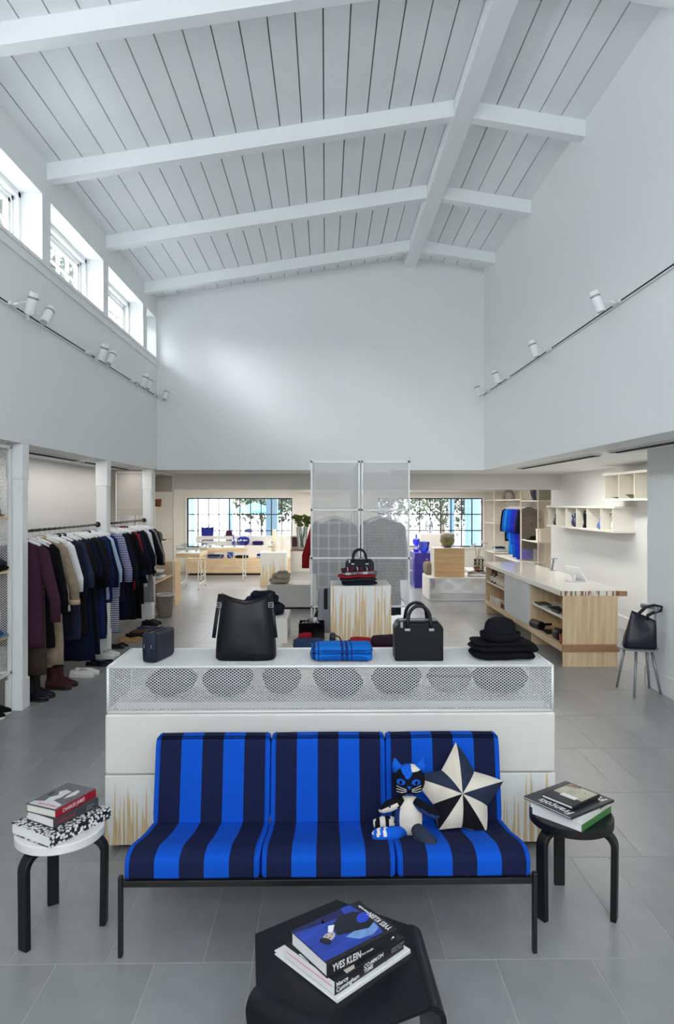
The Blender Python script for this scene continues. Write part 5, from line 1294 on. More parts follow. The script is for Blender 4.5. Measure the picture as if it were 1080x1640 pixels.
def jar(label, loc, m, lm, h=0.105, r=0.05):
    t = thing('jar', label, 'jar', loc, group='jars on the lower counter shelf')
    b = MB(); b.lathe([(r*0.95, 0), (r, 0.005), (r, h*0.72), (r*0.92, h*0.76)], 18); b.build('body', m, t, smooth='auto')
    b = MB(); b.lathe([(r*0.98, h*0.74), (r*0.98, h*0.98), (r*0.9, h)], 18); b.build('lid', lm, t, smooth='auto')
for y, m, l_, w in ((11.42, milk, milk, 'furthest white jar on the lower counter shelf'), (11.22, milk, milk, 'second white jar from the far end of the lower counter shelf'), (11.04, milk, milk, 'third white jar from the far end of the lower counter shelf'), (10.88, milk, milk, 'white jar beside the amber jars on the lower counter shelf'), (10.72, amber, beige_p, 'amber jar with a beige lid on the lower counter shelf'), (10.57, amber, beige_p, 'amber jar nearest the sliding door on the lower counter shelf')):
    jar(w, (bx, y, 0.246), m, l_)
b0 = ((2.86, 8.95, 0.571, 0.16, 0.26, 0.016, 'black leather folder at the far end of the near counter shelf'), (2.90, 8.60, 0.571, 0.15, 0.22, 0.012, 'black leather wallet in the middle of the near counter shelf'), (2.88, 8.28, 0.571, 0.17, 0.24, 0.03, 'stack like thick black portfolio at the near end of the counter shelf'), (2.88, 8.70, 0.246, 0.16, 0.30, 0.012, 'flat navy leather sheet case on the lower near counter shelf'))
for x, y, z, w, d, h, lb in b0:
    t = thing('leather_case', lb, 'case', (x, y, z), R.uniform(-0.1, 0.1), 'leather goods in the counter')
    b = MB(); b.box(-w/2, w/2, -d/2, d/2, 0, h); b.build('body', black_l, t, bevel=0.004, seg=2)
    b = MB(); b.box(-w/2+0.01, w/2-0.01, -d/2-0.0015, -d/2+0.002, h*0.3, h*0.7); b.build('zip', steel_m, t)
tb_ = thing('wash_bag', 'black cylindrical wash bag on the lower near counter shelf', 'bag', (2.85, 8.98, 0.246), 0.2)
b = MB(); b.tube([(-0.06, -0.12, 0.055), (-0.06, 0.12, 0.055)], 0.055, 20); b.build('body', black_l, tb_, smooth='auto', bevel=0.006)
b = MB(); b.box(0.0, 0.10, -0.10, -0.07, 0.05, 0.08); b.build('handle', black_l, tb_, bevel=0.005)
cb_ = thing('shoulder_bag', 'small rounded black leather bag at the near end of the lower counter shelf', 'bag', (2.85, 8.22, 0.246), 0.1)
b = MB(); b.se(0.17, 0.22, 0.13, 0.6, 0.5, 24, 12, wr=0.008); b.build('body', black_l, cb_, smooth=True)
b = MB(); b.tube([(-0.02, -0.10, 0.06), (-0.05, -0.06, 0.14), (-0.05, 0.06, 0.14), (-0.02, 0.10, 0.06)], 0.008, 8); b.build('strap', black_l, cb_, smooth=True)
cp = thing('copper_cup', 'copper coloured cup at the near end of the lower counter shelf', 'cup', (2.80, 8.0, 0.246))
b = MB(); b.lathe([(0.036, 0), (0.042, 0.004), (0.045, 0.11), (0.041, 0.11), (0.038, 0.01)], 20); b.build('body', M('copper', (176, 92, 62), 0.3, metal=0.6), cp, smooth='auto')
b = MB(); b.lathe([(0.0465, 0.104), (0.0465, 0.112), (0.04, 0.112)], 20, cap=False); b.build('rim', M('bright_copper', (200, 120, 84), 0.2, metal=0.8), cp)
# tablet till and reader
tp = thing('tablet_stand', 'white tablet till leaning on its stand on the counter', 'tablet', (3.24, 8.78, 0.889), 0.35)
b = MB(); b.box(-0.11, 0.10, -0.07, 0.07, 0, 0.012); b.build('base', wmetal_m, tp, bevel=0.004)
Rt = Matrix.Translation((0.07, 0, 0.012)) @ Matrix.Rotation(math.radians(-38), 4, 'Y')
b = MB(); b.box(-0.008, 0.006, -0.125, 0.125, 0.0, 0.23, Rt); b.build('tablet', wmetal_m, tp, bevel=0.003)
b = MB(); b.box(0.0062, 0.0070, -0.112, 0.112, 0.015, 0.215, Rt); b.build('screen', blackgl, tp)
b = MB(); b.tube([(-0.02, 0, 0.01), (-0.02, 0, 0.09)], 0.012, 10); b.build('prop', wmetal_m, tp)
pr = thing('card_reader', 'slim grey card reader post at the back of the counter', 'reader', (3.40, 10.2, 0.889))
b = MB(); b.box(-0.05, 0.05, -0.05, 0.05, 0, 0.01); b.build('base', steel_m, pr, bevel=0.003)
b = MB(); b.bar((0, 0, 0.01), (0.025, 0, 0.18), 0.03, 0.02); b.build('post', M('slate_plastic', (110, 116, 126), 0.4), pr, bevel=0.003)
b = MB(); b.box(-0.03, 0.07, -0.045, 0.045, 0.175, 0.19); b.build('head', steel_m, pr, bevel=0.003)

# ------------------------------------------------------------------ wall cubbies above the counter
cub_m = M('ivory_lacquer', (230, 227, 218), 0.5, var=0.01)
def cubby(label, y0, y1, z0, z1, divs, ends):
    t = thing('wall_shelf', label, 'shelf', (4.17, y0, z0)); Lc = y1-y0; Hc = z1-z0
    for za in (0, Hc-0.032):
        b = MB(); b.box(-0.008, 0.31, -0.06, Lc+0.06, za, za+0.032); b.build('board', cub_m, t, bevel=0.002)
    for y in divs:
        b = MB(); b.box(0, 0.305, y-y0-0.008, y-y0+0.008, 0.032, Hc-0.032); b.build('divider', cub_m, t)
    b = MB(); b.box(0.295, 0.31, 0, Lc, 0.032, Hc-0.032); b.build('back', cub_m, t)
cubby('ivory wall shelf with six open boxes above the counter', 9.84, 12.75, 1.47, 1.855, (9.85, 10.29, 10.84, 11.30, 11.80, 12.285, 12.74), 1)
cubby('higher ivory wall shelf beside the pier wall', 8.2, 10.15, 1.935, 2.34, (8.21, 8.70, 9.16, 9.65, 10.14), 1)
def pot(name, label, cat, loc, prof, m, extra=None, group='small vases on the wall shelf', sx=1):
    t = thing(name, label, cat, loc, group=group)
    b = MB(); b.lathe(prof, 22, sy=sx); b.build('body', m, t, smooth='auto')
    if extra: extra(t)
    return t
zc = 1.503
def stopper(m, z, r=0.014):
    def f(t):
        b = MB(); b.lathe([(r*0.6, z), (r, z+0.012), (r*0.7, z+0.028), (0.002, z+0.03)], 12); b.build('stopper', m, t, smooth=True)
    return f
gls = M('smoke_glass', (70, 74, 70), 0.12, coat=0.5); nvg = M('navy_gloss', (34, 44, 84), 0.12, coat=0.6); blg = M('blue_gloss', (74, 116, 186), 0.15, coat=0.5); blkc = M('black_gloss_ceramic', (18, 18, 20), 0.12, coat=0.6); whc = M('white_ceramic', (232, 232, 232), 0.25)
pot('bottle_vase', 'small smoke grey bottle in the furthest box of the wall shelf', 'vase', (4.23, 12.48, zc), [(0.03, 0), (0.05, 0.02), (0.055, 0.07), (0.035, 0.12), (0.016, 0.14), (0.016, 0.17)], gls, stopper(gls, 0.17, 0.025))
pot('round_vase', 'navy round vase in the third box of the wall shelf', 'vase', (4.23, 11.5, zc), [(0.03, 0), (0.06, 0.03), (0.07, 0.08), (0.06, 0.13), (0.05, 0.15), (0.065, 0.18), (0.05, 0.205), (0.02, 0.21)], nvg, stopper(nvg, 0.205, 0.02))
pot('tall_vase', 'tall glossy black vase in the fourth box of the wall shelf', 'vase', (4.24, 11.0, zc), [(0.07, 0), (0.075, 0.02), (0.06, 0.09), (0.07, 0.16), (0.075, 0.22), (0.06, 0.27), (0.03, 0.285)], blkc, stopper(blkc, 0.28, 0.024))
pot('bulb_vase', 'small blue bulb vase in the fifth box of the wall shelf', 'vase', (4.23, 10.44, zc), [(0.03, 0), (0.055, 0.03), (0.05, 0.075), (0.022, 0.11), (0.016, 0.15)], blg, stopper(blg, 0.15, 0.014))
def swan(t):
    b = MB(); b.tube([(0.0, 0, 0.13), (0.01, -0.01, 0.20), (-0.005, -0.01, 0.255), (-0.035, 0, 0.27), (-0.06, 0, 0.25)], [0.022, 0.016, 0.014, 0.014, 0.006], 10); b.build('neck', whc, t, smooth=True)
    b = MB(); b.tube([(-0.055, 0, 0.255), (-0.075, 0, 0.225)], [0.007, 0.003], 8); b.build('beak', capb, t, smooth=True)
pot('swan_jug', 'white swan necked jug in the nearest box of the wall shelf', 'jug', (4.26, 9.98, zc), [(0.04, 0), (0.06, 0.03), (0.062, 0.08), (0.04, 0.13), (0.022, 0.15)], whc, swan)
zc2 = 1.968
olive = M('olive_ceramic', (120, 118, 84), 0.35)
def knob(t):
    b = MB(); b.lathe([(0.012, 0.03), (0.016, 0.06), (0.010, 0.085)], 12, 0.03, -0.03); b.build('knob', whc, t, smooth=True)
pot('small_dish', 'olive dish in the first box of the higher wall shelf', 'dish', (4.24, 9.78, zc2), [(0.05, 0), (0.10, 0.02), (0.095, 0.024), (0.05, 0.008)], olive, knob, 'dishes on the higher wall shelf')
pot('wide_bowl', 'wide olive bowl in the second box of the higher wall shelf', 'bowl', (4.25, 9.30, zc2), [(0.06, 0), (0.13, 0.05), (0.125, 0.055), (0.055, 0.01)], olive, knob, 'dishes on the higher wall shelf')
def rimf(t):
    b = MB(); b.lathe([(0.078, 0.145), (0.08, 0.152), (0.076, 0.152)], 22, cap=False); b.build('rim', clear_m, t, smooth=True)
pot('glass_cup', 'clear glass bowl in the box of the higher wall shelf next to the pier', 'glass', (4.28, 8.82, zc2), [(0.05, 0), (0.072, 0.02), (0.08, 0.15), (0.076, 0.15), (0.068, 0.022), (0.04, 0.01)], clear_m, rimf, 'dishes on the higher wall shelf')

# ------------------------------------------------------------------ grey metal chair and tote
grm = M('satin_grey_metal', (150, 155, 162), 0.35, metal=0.5)
ch = thing('metal_chair', 'small grey metal chair with a round seat against the pier wall', 'chair', (3.135, 6.8, 0))
seat_o = [(0.20*math.cos(q) if math.cos(q) < 0 else 0.185*math.cos(q), 0.20*math.sin(q)) for q in [2*PI*k/40 for k in range(40)]]
b = MB(); b.prism(seat_o, 0.447, 0.462); b.build('seat', grm, ch, bevel=0.003)
for (ax, ay, bx_, by_) in ((-0.09, 0.10, -0.13, 0.20), (-0.07, -0.11, -0.125, -0.19), (0.12, -0.03, 0.195, -0.07), (0.12, 0.08, 0.19, 0.16)):
    b = MB(); b.tube([(ax, ay, 0.45), (bx_, by_, 0.0)], [0.016, 0.011], 12); b.build('leg', grm, ch, smooth=True)
b = MB(); b.tube([(0.15, 0.0, 0.45), (0.17, 0, 0.65), (0.175, 0.0, 0.85)], 0.012, 10); b.build('back_post', grm, ch, smooth=True)
b = MB(); b.tube([(0.10, -0.15, 0.85), (0.155, -0.09, 0.852), (0.18, 0.0, 0.853), (0.155, 0.09, 0.852), (0.10, 0.15, 0.85)], 0.015, 10, flat=1.6, up=(0, 0, 1)); b.build('backrest', grm, ch, smooth=True)
to = thing('tote_bag', 'black leather tote bag slumped on the grey metal chair', 'bag', (3.13, 6.76, 0.463), -0.22)
b = MB(); rings = []
for z, w, d, ox, e in ((0.0, 0.30, 0.15, 0, .35), (0.02, 0.315, 0.16, 0, .4), (0.10, 0.30, 0.15, 0.005, .5), (0.20, 0.27, 0.11, 0.02, .6), (0.29, 0.235, 0.06, 0.035, .7), (0.32, 0.225, 0.045, 0.04, .75)):
    ring_ = []
    for k in range(36):
        th = 2*PI*k/36; c_, s_ = math.cos(th), math.sin(th)
        x = w/2*math.copysign(abs(c_)**e, c_)+ox; y = d/2*math.copysign(abs(s_)**e, s_)
        q = mn.noise(Vector((x*11, z*9, 5.0+y*3)))*0.03*min(1, z*8)
        ring_.append((x, y+q, z-(0.05*(x-ox)/0.12 if z > 0.25 else 0)))
    rings.append(ring_)
b.loft(rings); b.build('body', leather('black_soft_leather', (26, 30, 40), 0.32), to, smooth=True)
for y in (-0.02, 0.03):
    b = MB(); b.tube([(-0.02, y, 0.28), (0.0, y, 0.34), (0.06, y, 0.40), (0.14, y*0.8, 0.425), (0.21, y*0.6, 0.41), (0.20, y*0.6, 0.37), (0.14, y*0.8, 0.355), (0.08, y, 0.32), (0.07, y, 0.27)], 0.010, 8, flat=0.4, up=(0, 1, 0)); b.build('handle', black_l, to, smooth=True)

# ------------------------------------------------------------------ mesh shelving past the third column, left
sl_ = shelf_unit('shelf_rack', 'tall white mesh shelf rack past the clothes on the left', (-3.42, 11.2, 0), 0.62, 1.38, 2.42, (0.58, 1.24, 1.83), ('front', 'back', 'left'), lw=0.034, sw=0.025, st=0.004)
taupe = M('taupe_board', (188, 180, 168), 0.7, var=0.02)
b = MB(); b.box(0.02, 0.60, 1.35, 1.37, 2.11, 2.40); b.build('solid_panel', taupe, sl_)
b = MB(); b.box(0.02, 0.60, 0.01, 0.03, 1.70, 2.40); b.build('solid_panel', taupe, sl_)
pot('clay_pot', 'terracotta pot on the upper board of the left mesh rack', 'pot', (-2.90, 11.78, 1.843), [(0.05, 0), (0.07, 0.02), (0.075, 0.11), (0.08, 0.13), (0.07, 0.13), (0.06, 0.03)], M('terracotta', (150, 84, 58), 0.8), None, 'pots on the left mesh rack')
hat('felt_hat', 'dark grey hat on the middle board of the left mesh rack', (-2.96, 12.0, 1.253), felt_g, 0.10, 0.15, 0.17)
folded('folded_scarf', 'olive scarf folded under the hats of the left mesh rack', 'scarf', (-2.97, 11.6, 1.253), 0.26, 0.26, [(0.09, cloth('olive_wool', (120, 116, 70)), 0, 0, 1)])
folded('folded_knit', 'cream and grey knits on the lower board of the left mesh rack', 'sweater', (-2.97, 11.9, 0.593), 0.32, 0.36, [(0.06, white_c, 0, 0, 1), (0.06, grey_c, 0, 0, 0.95), (0.05, white_c, 0, 0, 0.9)], wr=0.02)
bk2 = thing('laundry_basket', 'woven grey basket with a light rim on the floor by the left mesh rack', 'basket', (-2.70, 11.50, 0))
wick = M('grey_wicker', (136, 128, 118), 0.9, var=0.3, scale=40, bump=0.8, bscale=70)
b = MB(); b.lathe([(0.10, 0), (0.115, 0.01), (0.145, 0.36), (0.14, 0.36), (0.11, 0.02)], 24); b.build('body', wick, bk2, smooth='auto')
for k in range(7):
    b = MB(); z = 0.03+0.045*k; r = 0.117+0.029*(z/0.36); b.tube([((r+0.004)*math.cos(2*PI*q/24), (r+0.004)*math.sin(2*PI*q/24), z) for q in range(24)], 0.007, 6, close=True); b.build('weave_band', wick, bk2, smooth=True)
b = MB(); b.tube([(0.146*math.cos(2*PI*q/24), 0.146*math.sin(2*PI*q/24), 0.365) for q in range(24)], 0.02, 8, close=True); b.build('rim', M('pale_basket_rim', (206, 204, 200), 0.8), bk2, smooth=True)
blk('wood_block', 'plywood block on the floor behind the left mesh rack', 'plinth', -3.35, -2.79, 12.66, 13.16, 0, 0.82, oak_m)

# ------------------------------------------------------------------ trestle display cases in the front room
def trestle(label, x0, x1, y0, y1, zt, th, gh, items):
    t = thing('display_case', label, 'table', (x0, y0, 0)); W = x1-x0; D = y1-y0
    b = MB(); b.box(0, W, 0, D, zt-th, zt-0.012); b.build('table_top', plyh_m, t, bevel=0.003)
    b = MB(); b.box(0.005, W-0.005, 0.005, D-0.005, zt-0.012, zt); b.build('lining', white_m, t)
    for x in (0.04, W-0.04):
        for y in (0.05, D-0.05):
            b = MB(); b.bar((x, y, 0.012), (x, y, zt-th), 0.018); b.build('leg', wmetal_m, t)
            b = MB(); b.lathe([(0.014, 0), (0.014, 0.014)], 8, x, y); b.build('foot', black_m, t)
    for x in (0.04, W-0.04):
        b = MB(); b.bar((x, 0.05, 0.12), (x, D-0.05, 0.12), 0.014); b.build('stretcher', wmetal_m, t)
    for a, c in ((0.04, W*0.5), (W-0.04, W*0.5)):
        b = MB(); b.bar((a, D-0.05, 0.16), (c, D-0.05, zt-th-0.01), 0.014); b.build('brace', wmetal_m, t)
    gl_ = ((0, W, 0, 0.006, zt, zt+gh), (0, W, D-0.006, D, zt, zt+gh), (0, 0.006, 0, D, zt, zt+gh), (W-0.006, W, 0, D, zt, zt+gh), (0, W, 0, D, zt+gh, zt+gh+0.006))
    for q in gl_:
        b = MB(); b.box(*q); b.build('pane', glass_m, t)
    return t
trestle('nearer trestle display case with a glass top in the front room', -3.27, -2.75, 14.95, 15.9, 0.81, 0.09, 0.16, 0)
trestle('further trestle display case with a glass top in the front room', -3.08, -1.98, 16.65, 17.3, 0.82, 0.11, 0.16, 0)
silv = M('silver', (190, 192, 196), 0.25, metal=0.9)
for i, (x, y, z, lb) in enumerate(((-3.1, 15.3, 0.811, 'small silver dish at the left in the nearer display case'), (-2.93, 15.5, 0.811, 'small silver dish at the right in the nearer display case'), (-2.85, 16.85, 0.821, 'silver dish at the left end of the further display case'), (-2.55, 16.9, 0.821, 'silver dish in the middle of the further display case'), (-2.25, 16.85, 0.821, 'silver dish at the right end of the further display case'))):
    def foot_(t):
        b = MB(); b.lathe([(0.02, 0), (0.012, 0.012), (0.02, 0.02)], 12); b.build('foot', silv, t)
    pot('silver_dish', lb, 'dish', (x, y, z), [(0.02, 0.014), (0.06, 0.035), (0.066, 0.05), (0.06, 0.05), (0.02, 0.022)], silv, foot_, 'silver dishes in the display cases')

# low stepped display under the left shop window
sd = thing('window_display', 'low plywood display with stepped tiers under the left shop window', 'display', (-3.70, 18.08, 0))
b = MB(); b.box(0.05, 2.75, 0.04, 0.8, 0, 0.05); b.build('plinth', dark_m, sd)
b = MB(); b.box(0, 2.8, 0, 0.84, 0.05, 0.44); b.build('front_panel', plyh_m, sd, bevel=0.004)
b = MB(); b.box(0.7, 2.8, 0.34, 0.84, 0.44, 0.765); b.build('middle_tier', cream_m, sd, bevel=0.003)
b = MB(); b.box(0.15, 2.9, 0.62, 0.84, 0.765, 1.005); b.build('top_tier', white_m, sd, bevel=0.003)
ub = cloth('ultramarine_cloth', (50, 56, 150)); ubd = cloth('dusky_blue_cloth', (90, 100, 150)); purp = cloth('deep_violet_cloth', (52, 40, 96))
tb3 = thing('tote_bag', 'ultramarine tote bag standing on the top tier under the left shop window', 'bag', (-3.25, 18.81, 1.006))
b = MB(); b.prism([(-0.16, 0), (0.16, 0), (0.17, 0.25), (0.1, 0.235), (0.05, 0.215), (0, 0.24), (-0.07, 0.22), (-0.17, 0.25)], -0.05, 0.05, TZ); b.build('body', ub, tb3, bevel=0.01)
b = MB(); b.tube([(-0.07, -0.05, 0.2), (-0.05, -0.06, 0.27), (0.05, -0.06, 0.27), (0.07, -0.05, 0.2)], 0.007, 6); b.build('handle', ub, tb3)
hat('felt_hat', 'plum hat on the top tier under the left shop window', (-2.66, 18.81, 1.006), cloth('plum_felt', (70, 44, 66), bump=0.2), 0.09, 0.15, 0.14)
hat('felt_hat', 'dusky blue hat raised on a stand under the left shop window', (-2.12, 18.81, 1.10), ubd, 0.10, 0.10, 0.15)
st_ = thing('hat_stand', 'small white hat stand under the dusky blue hat', 'stand', (-2.12, 18.81, 1.006)); b = MB(); b.lathe([(0.05, 0), (0.05, 0.008), (0.012, 0.012), (0.012, 0.09), (0.04, 0.094)], 12); b.build('post', white_m, st_)
b = MB(); b.lathe([(0.055, 0), (0.055, 0.004)], 12); b.build('base', white_m, st_)
bv = pot('blue_bottle', 'slender cobalt bottle on the middle tier under the left shop window', 'bottle', (-2.50, 18.55, 0.766), [(0.04, 0), (0.045, 0.02), (0.04, 0.12), (0.018, 0.17), (0.016, 0.27)], M('cobalt_gloss', (60, 56, 180), 0.15, coat=0.5), stopper(cobalt_m, 0.27, 0.018), 'vessels under the left shop window')
bb2 = thing('soft_bag', 'rounded ultramarine bag on the middle tier under the left shop window', 'bag', (-2.24, 18.56, 0.766)); b = MB(); b.se(0.34, 0.18, 0.22, 0.6, 0.6, 24, 12, wr=0.01); b.build('body', ub, bb2, smooth=True)
b = MB(); b.tube([(-0.09, -0.03, 0.18), (-0.05, -0.05, 0.25), (0.05, -0.05, 0.25), (0.09, -0.03, 0.18)], 0.007, 6); b.build('handle', purp, bb2)
folded('folded_towel', 'violet towels folded on the middle tier under the left shop window', 'towel', (-1.84, 18.56, 0.766), 0.30, 0.22, [(0.055, purp, 0, 0, 1), (0.055, purp, 0, 0, 1)])
folded('folded_jeans', 'dusky denim folded on the lowest tier under the left shop window', 'jeans', (-2.93, 18.22, 0.441), 0.44, 0.2, [(0.05, ubd, 0, 0, 1), (0.05, denim, 0, 0, 1)])
folded('folded_knit', 'navy knit folded on the lowest tier right of the blue mug', 'sweater', (-2.24, 18.22, 0.441), 0.36, 0.2, [(0.07, navy_c, 0, 0, 1)])
folded('folded_knit', 'pale blue knit near the dripped pedestal on the lowest tier', 'sweater', (-1.72, 18.22, 0.441), 0.24, 0.2, [(0.06, pale_b, 0, 0, 1), (0.06, ub, 0, 0, 1)])
def handle_(t):
    b = MB(); b.tube([(0.07, 0, 0.14), (0.11, 0, 0.12), (0.11, 0, 0.06), (0.075, 0, 0.04)], 0.008, 6); b.build('handle', M('blue_enamel', (40, 80, 170), 0.3), t, smooth=True)
pot('enamel_mug', 'blue enamel mug on the lowest tier under the left shop window', 'mug', (-2.55, 18.22, 0.441), [(0.06, 0), (0.075, 0.01), (0.08, 0.17), (0.074, 0.17), (0.068, 0.02)], M('blue_enamel', (40, 80, 170), 0.3), handle_, 'vessels under the left shop window')

# ------------------------------------------------------------------ pedestal, grey blocks, vase, left of the wardrobes
blk('pedestal', 'plywood pedestal with white drips left of the wardrobes in the front room', 'pedestal', -1.49, -0.90, 15.55, 16.1, 0, 0.778, drip('far_pedestal_paint', 0.78, 0.34, 40.0, 0.40), bevel=0.004)
cl_m = M('pearl_glass', (226, 224, 214), 0.15)
def tier(t):
    b = MB(); b.lathe([(0.03, 0.12), (0.12, 0.13), (0.12, 0.14), (0.02, 0.145), (0.02, 0.24), (0.09, 0.25), (0.09, 0.26), (0.015, 0.265)], 20); b.build('upper_tier', cl_m, t, smooth='auto')
pot('cake_stand', 'pearly tiered stand on the dripped pedestal in the front room', 'stand', (-1.24, 15.8, 0.779), [(0.08, 0), (0.08, 0.01), (0.02, 0.02), (0.02, 0.09), (0.13, 0.10), (0.13, 0.115), (0.03, 0.12)], cl_m, tier, 'vessels on the front room pedestals')
cn2 = thing('candle', 'tall cream candle on the dripped pedestal in the front room', 'candle', (-1.20, 15.98, 0.779)); b = MB(); b.lathe([(0.05, 0), (0.05, 0.50), (0.045, 0.51)], 18); b.build('wax', M('cream_wax', (228, 218, 192), 0.5), cn2, smooth='auto')
b = MB(); b.tube([(0, 0, 0.5), (0.003, 0, 0.53)], 0.003, 5); b.build('wick', dark_m, cn2)
cn3 = thing('candle', 'shorter pale candle right of the tall one on the dripped pedestal', 'candle', (-1.0, 15.95, 0.779)); b = MB(); b.lathe([(0.05, 0), (0.05, 0.36), (0.045, 0.37)], 18); b.build('wax', M('pale_wax', (226, 222, 212), 0.5), cn3, smooth='auto')
b = MB(); b.tube([(0, 0, 0.36), (0.003, 0, 0.39)], 0.003, 5); b.build('wick', dark_m, cn3)
gblk = M('light_grey_board', (206, 206, 202), 0.6, var=0.02)
lb_ = thing('low_block', 'low pale grey display block left of the mesh wardrobes', 'display', (-1.05, 12.25, 0))
b = MB(); b.box(0.04, 1.8, 0.04, 0.66, 0, 0.04); b.build('plinth', dark_m, lb_)
b = MB(); b.box(0, 1.85, 0, 0.7, 0.035, 0.435); b.build('block', gblk, lb_, bevel=0.004)
mb_ = thing('mesh_crate', 'grey mesh crate with a wooden lid on the low pale block', 'crate', (-0.64, 12.32, 0.436))
for x in (0.01, 0.79):
    for y in (0.01, 0.55):
        b = MB(); b.bar((x, y, 0), (x, y, 0.60), 0.014); b.build('post', wmetal_m, mb_)
b = MB(); b.emesh((0.01, 0.01, 0.0), (1, 0, 0), (0, 0, 1), 0.78, 0.6, 0.03, 0.022, 0.004); b.build('mesh_front', wmetal_m, mb_, kind='stuff')
b = MB(); b.emesh((0.01, 0.01, 0.0), (0, 1, 0), (0, 0, 1), 0.54, 0.6, 0.03, 0.022, 0.004); b.build('mesh_side', wmetal_m, mb_, kind='stuff')
b = MB(); b.box(0, 0.8, 0, 0.56, 0.60, 0.622); b.build('lid', brown_m, mb_, bevel=0.002)
folded('folded_scarf', 'thick stone grey knitted scarf heaped on the low pale block', 'scarf', (-0.84, 12.52, 0.436), 0.38, 0.3, [(0.10, cloth('stone_knit', (170, 160, 148), bump=0.9, bscale=90), 0, 0, 1), (0.09, bpy.data.materials['stone_knit'], 0.02, 0, 0.85), (0.06, bpy.data.materials['stone_knit'], 0.04, 0, 0.6)], wr=0.04, exy=0.7)
vs = thing('glass_vase', 'clear glass vase with green leafy stems on the mesh crate', 'vase', (-0.44, 12.62, 1.06))
b = MB(); b.lathe([(0.075, 0), (0.08, 0.01), (0.11, 0.40), (0.105, 0.40), (0.075, 0.02), (0.005, 0.015)], 24); b.build('glass_body', clear_m, vs, smooth='auto')
stem_m = M('green_stem', (122, 134, 66), 0.6); lf_m = M('vase_leaf', (112, 128, 52), 0.6, var=0.2)
rv = random.Random(4)
for k in range(7):
    a = k*0.9; tip = Vector((0.16*math.cos(a)*rv.uniform(.5, 1.1), 0.12*math.sin(a), rv.uniform(0.46, 0.60)))
    b = MB(); b.tube([(0.03*math.cos(a+2), 0.03*math.sin(a+2), 0.02), (0.05*math.cos(a), 0.05*math.sin(a), 0.3), tip], 0.006, 6); sm = b.build('stem', stem_m, vs, smooth=True)
    for j in range(8):
        c = tip+Vector((rv.uniform(-.06, .06), rv.uniform(-.05, .05), rv.uniform(-.05, .05))); e = Euler((rv.uniform(-1, 1), rv.uniform(-1, 1), rv.uniform(0, 6))).to_matrix()
        o6 = [(0.045*math.cos(2*PI*q/8)*(1.15 if q % 2 else 0.85), 0.045*math.sin(2*PI*q/8)*(1.15 if q % 2 else 0.85), 0.008*(q % 2)) for q in range(8)]
        b = MB(); b.add([c]+[c+e @ Vector(p) for p in o6], [(0, q+1, (q+1) % 8+1) for q in range(8)]); b.build('leaf', lf_m, sm)
pf_ = thing('picture_frame', 'small framed dark red picture leaning by the vase', 'picture', (-0.58, 12.78, 1.06), rot=(math.radians(-8), 0, 0))
b = MB(); b.box(-0.075, 0.075, 0, 0.015, 0, 0.23); b.build('frame', white_m, pf_, bevel=0.003)
b = MB(); b.box(-0.05, 0.05, -0.002, 0.001, 0.025, 0.205); b.build('picture', M('dark_red_print', (96, 42, 46), 0.5, var=0.3), pf_)

# ------------------------------------------------------------------ right half of the front room
bn = thing('mesh_bench', 'low white mesh bench on the floor before the right shop window', 'bench', (2.02, 13.28, 0))
for x in (0.01, 1.59):
    for y in (0.01, 0.94):
        b = MB(); b.bar((x, y, 0), (x, y, 0.43), 0.02); b.build('post', wmetal_m, bn)
b = MB(); b.box(0, 1.6, 0, 0.95, 0.42, 0.442); b.build('bench_top', offw_m, bn, bevel=0.002)
b = MB(); b.box(-0.004, 0.012, 0.02, 0.94, 0.02, 0.42); b.build('end_panel', white_m, bn)
b = MB(); b.bar((0, 0.01, 0.015), (1.6, 0.01, 0.015), 0.02); b.bar((0, 0.94, 0.015), (1.6, 0.94, 0.015), 0.02); b.bar((0.01, 0.01, 0.015), (0.01, 0.94, 0.015), 0.02); b.bar((1.59, 0.01, 0.015), (1.59, 0.94, 0.015), 0.02); b.build('base_frame', wmetal_m, bn)
b = MB(); b.emesh((0.01, 0.01, 0.02), (1, 0, 0), (0, 0, 1), 1.58, 0.40, 0.026, 0.019, 0.0048); b.build('mesh_front', wmetal_m, bn, kind='stuff')
b = MB(); b.emesh((0.01, 0.94, 0.02), (1, 0, 0), (0, 0, 1), 1.58, 0.40, 0.026, 0.019, 0.0048); b.build('mesh_back', wmetal_m, bn, kind='stuff')
wc = thing('wood_cube', 'plywood cube with a pale side on the mesh bench', 'plinth', (2.455, 13.75, 0.443))
b = MB(); b.box(-0.30, 0.30, -0.25, 0.25, 0, 0.56); b.build('body', oak_m, wc, bevel=0.003)
b = MB(); b.box(-0.303, 0.303, -0.246, 0.25, 0.556, 0.563); b.box(-0.304, -0.30, -0.25, 0.25, 0, 0.56); b.build('white_skin', offw_m, wc)
mg = thing('moss_globe', 'round mossy glass globe on the plywood cube', 'globe', (2.46, 13.75, 1.007))
moss = M('moss', (128, 122, 84), 0.7, var=0.5, scale=16, bump=0.8, bscale=60)
b = MB(); b.se(0.29, 0.29, 0.29, 1, 1, 28, 18, wr=0.012, fr=24, c=(0, 0, 0.012)); b.build('ball', moss, mg, smooth=True)
b = MB(); b.lathe([(0.07, 0), (0.075, 0.01), (0.08, 0.035), (0.07, 0.04)], 20); b.build('base_ring', M('dark_clay', (74, 66, 58), 0.7), mg, smooth='auto')
b = MB(); b.se(0.30, 0.30, 0.14, 0.9, 1, 24, 8, c=(0, 0, 0.17), wr=0.004); b.build('crust', M('pale_clay', (172, 162, 146), 0.5, var=0.35, scale=14), mg, smooth=True)
blk('pedestal', 'pale cream pedestal behind the plywood cube by the right shop window', 'pedestal', 2.31, 2.82, 16.6, 17.1, 0, 1.155, cream_m)
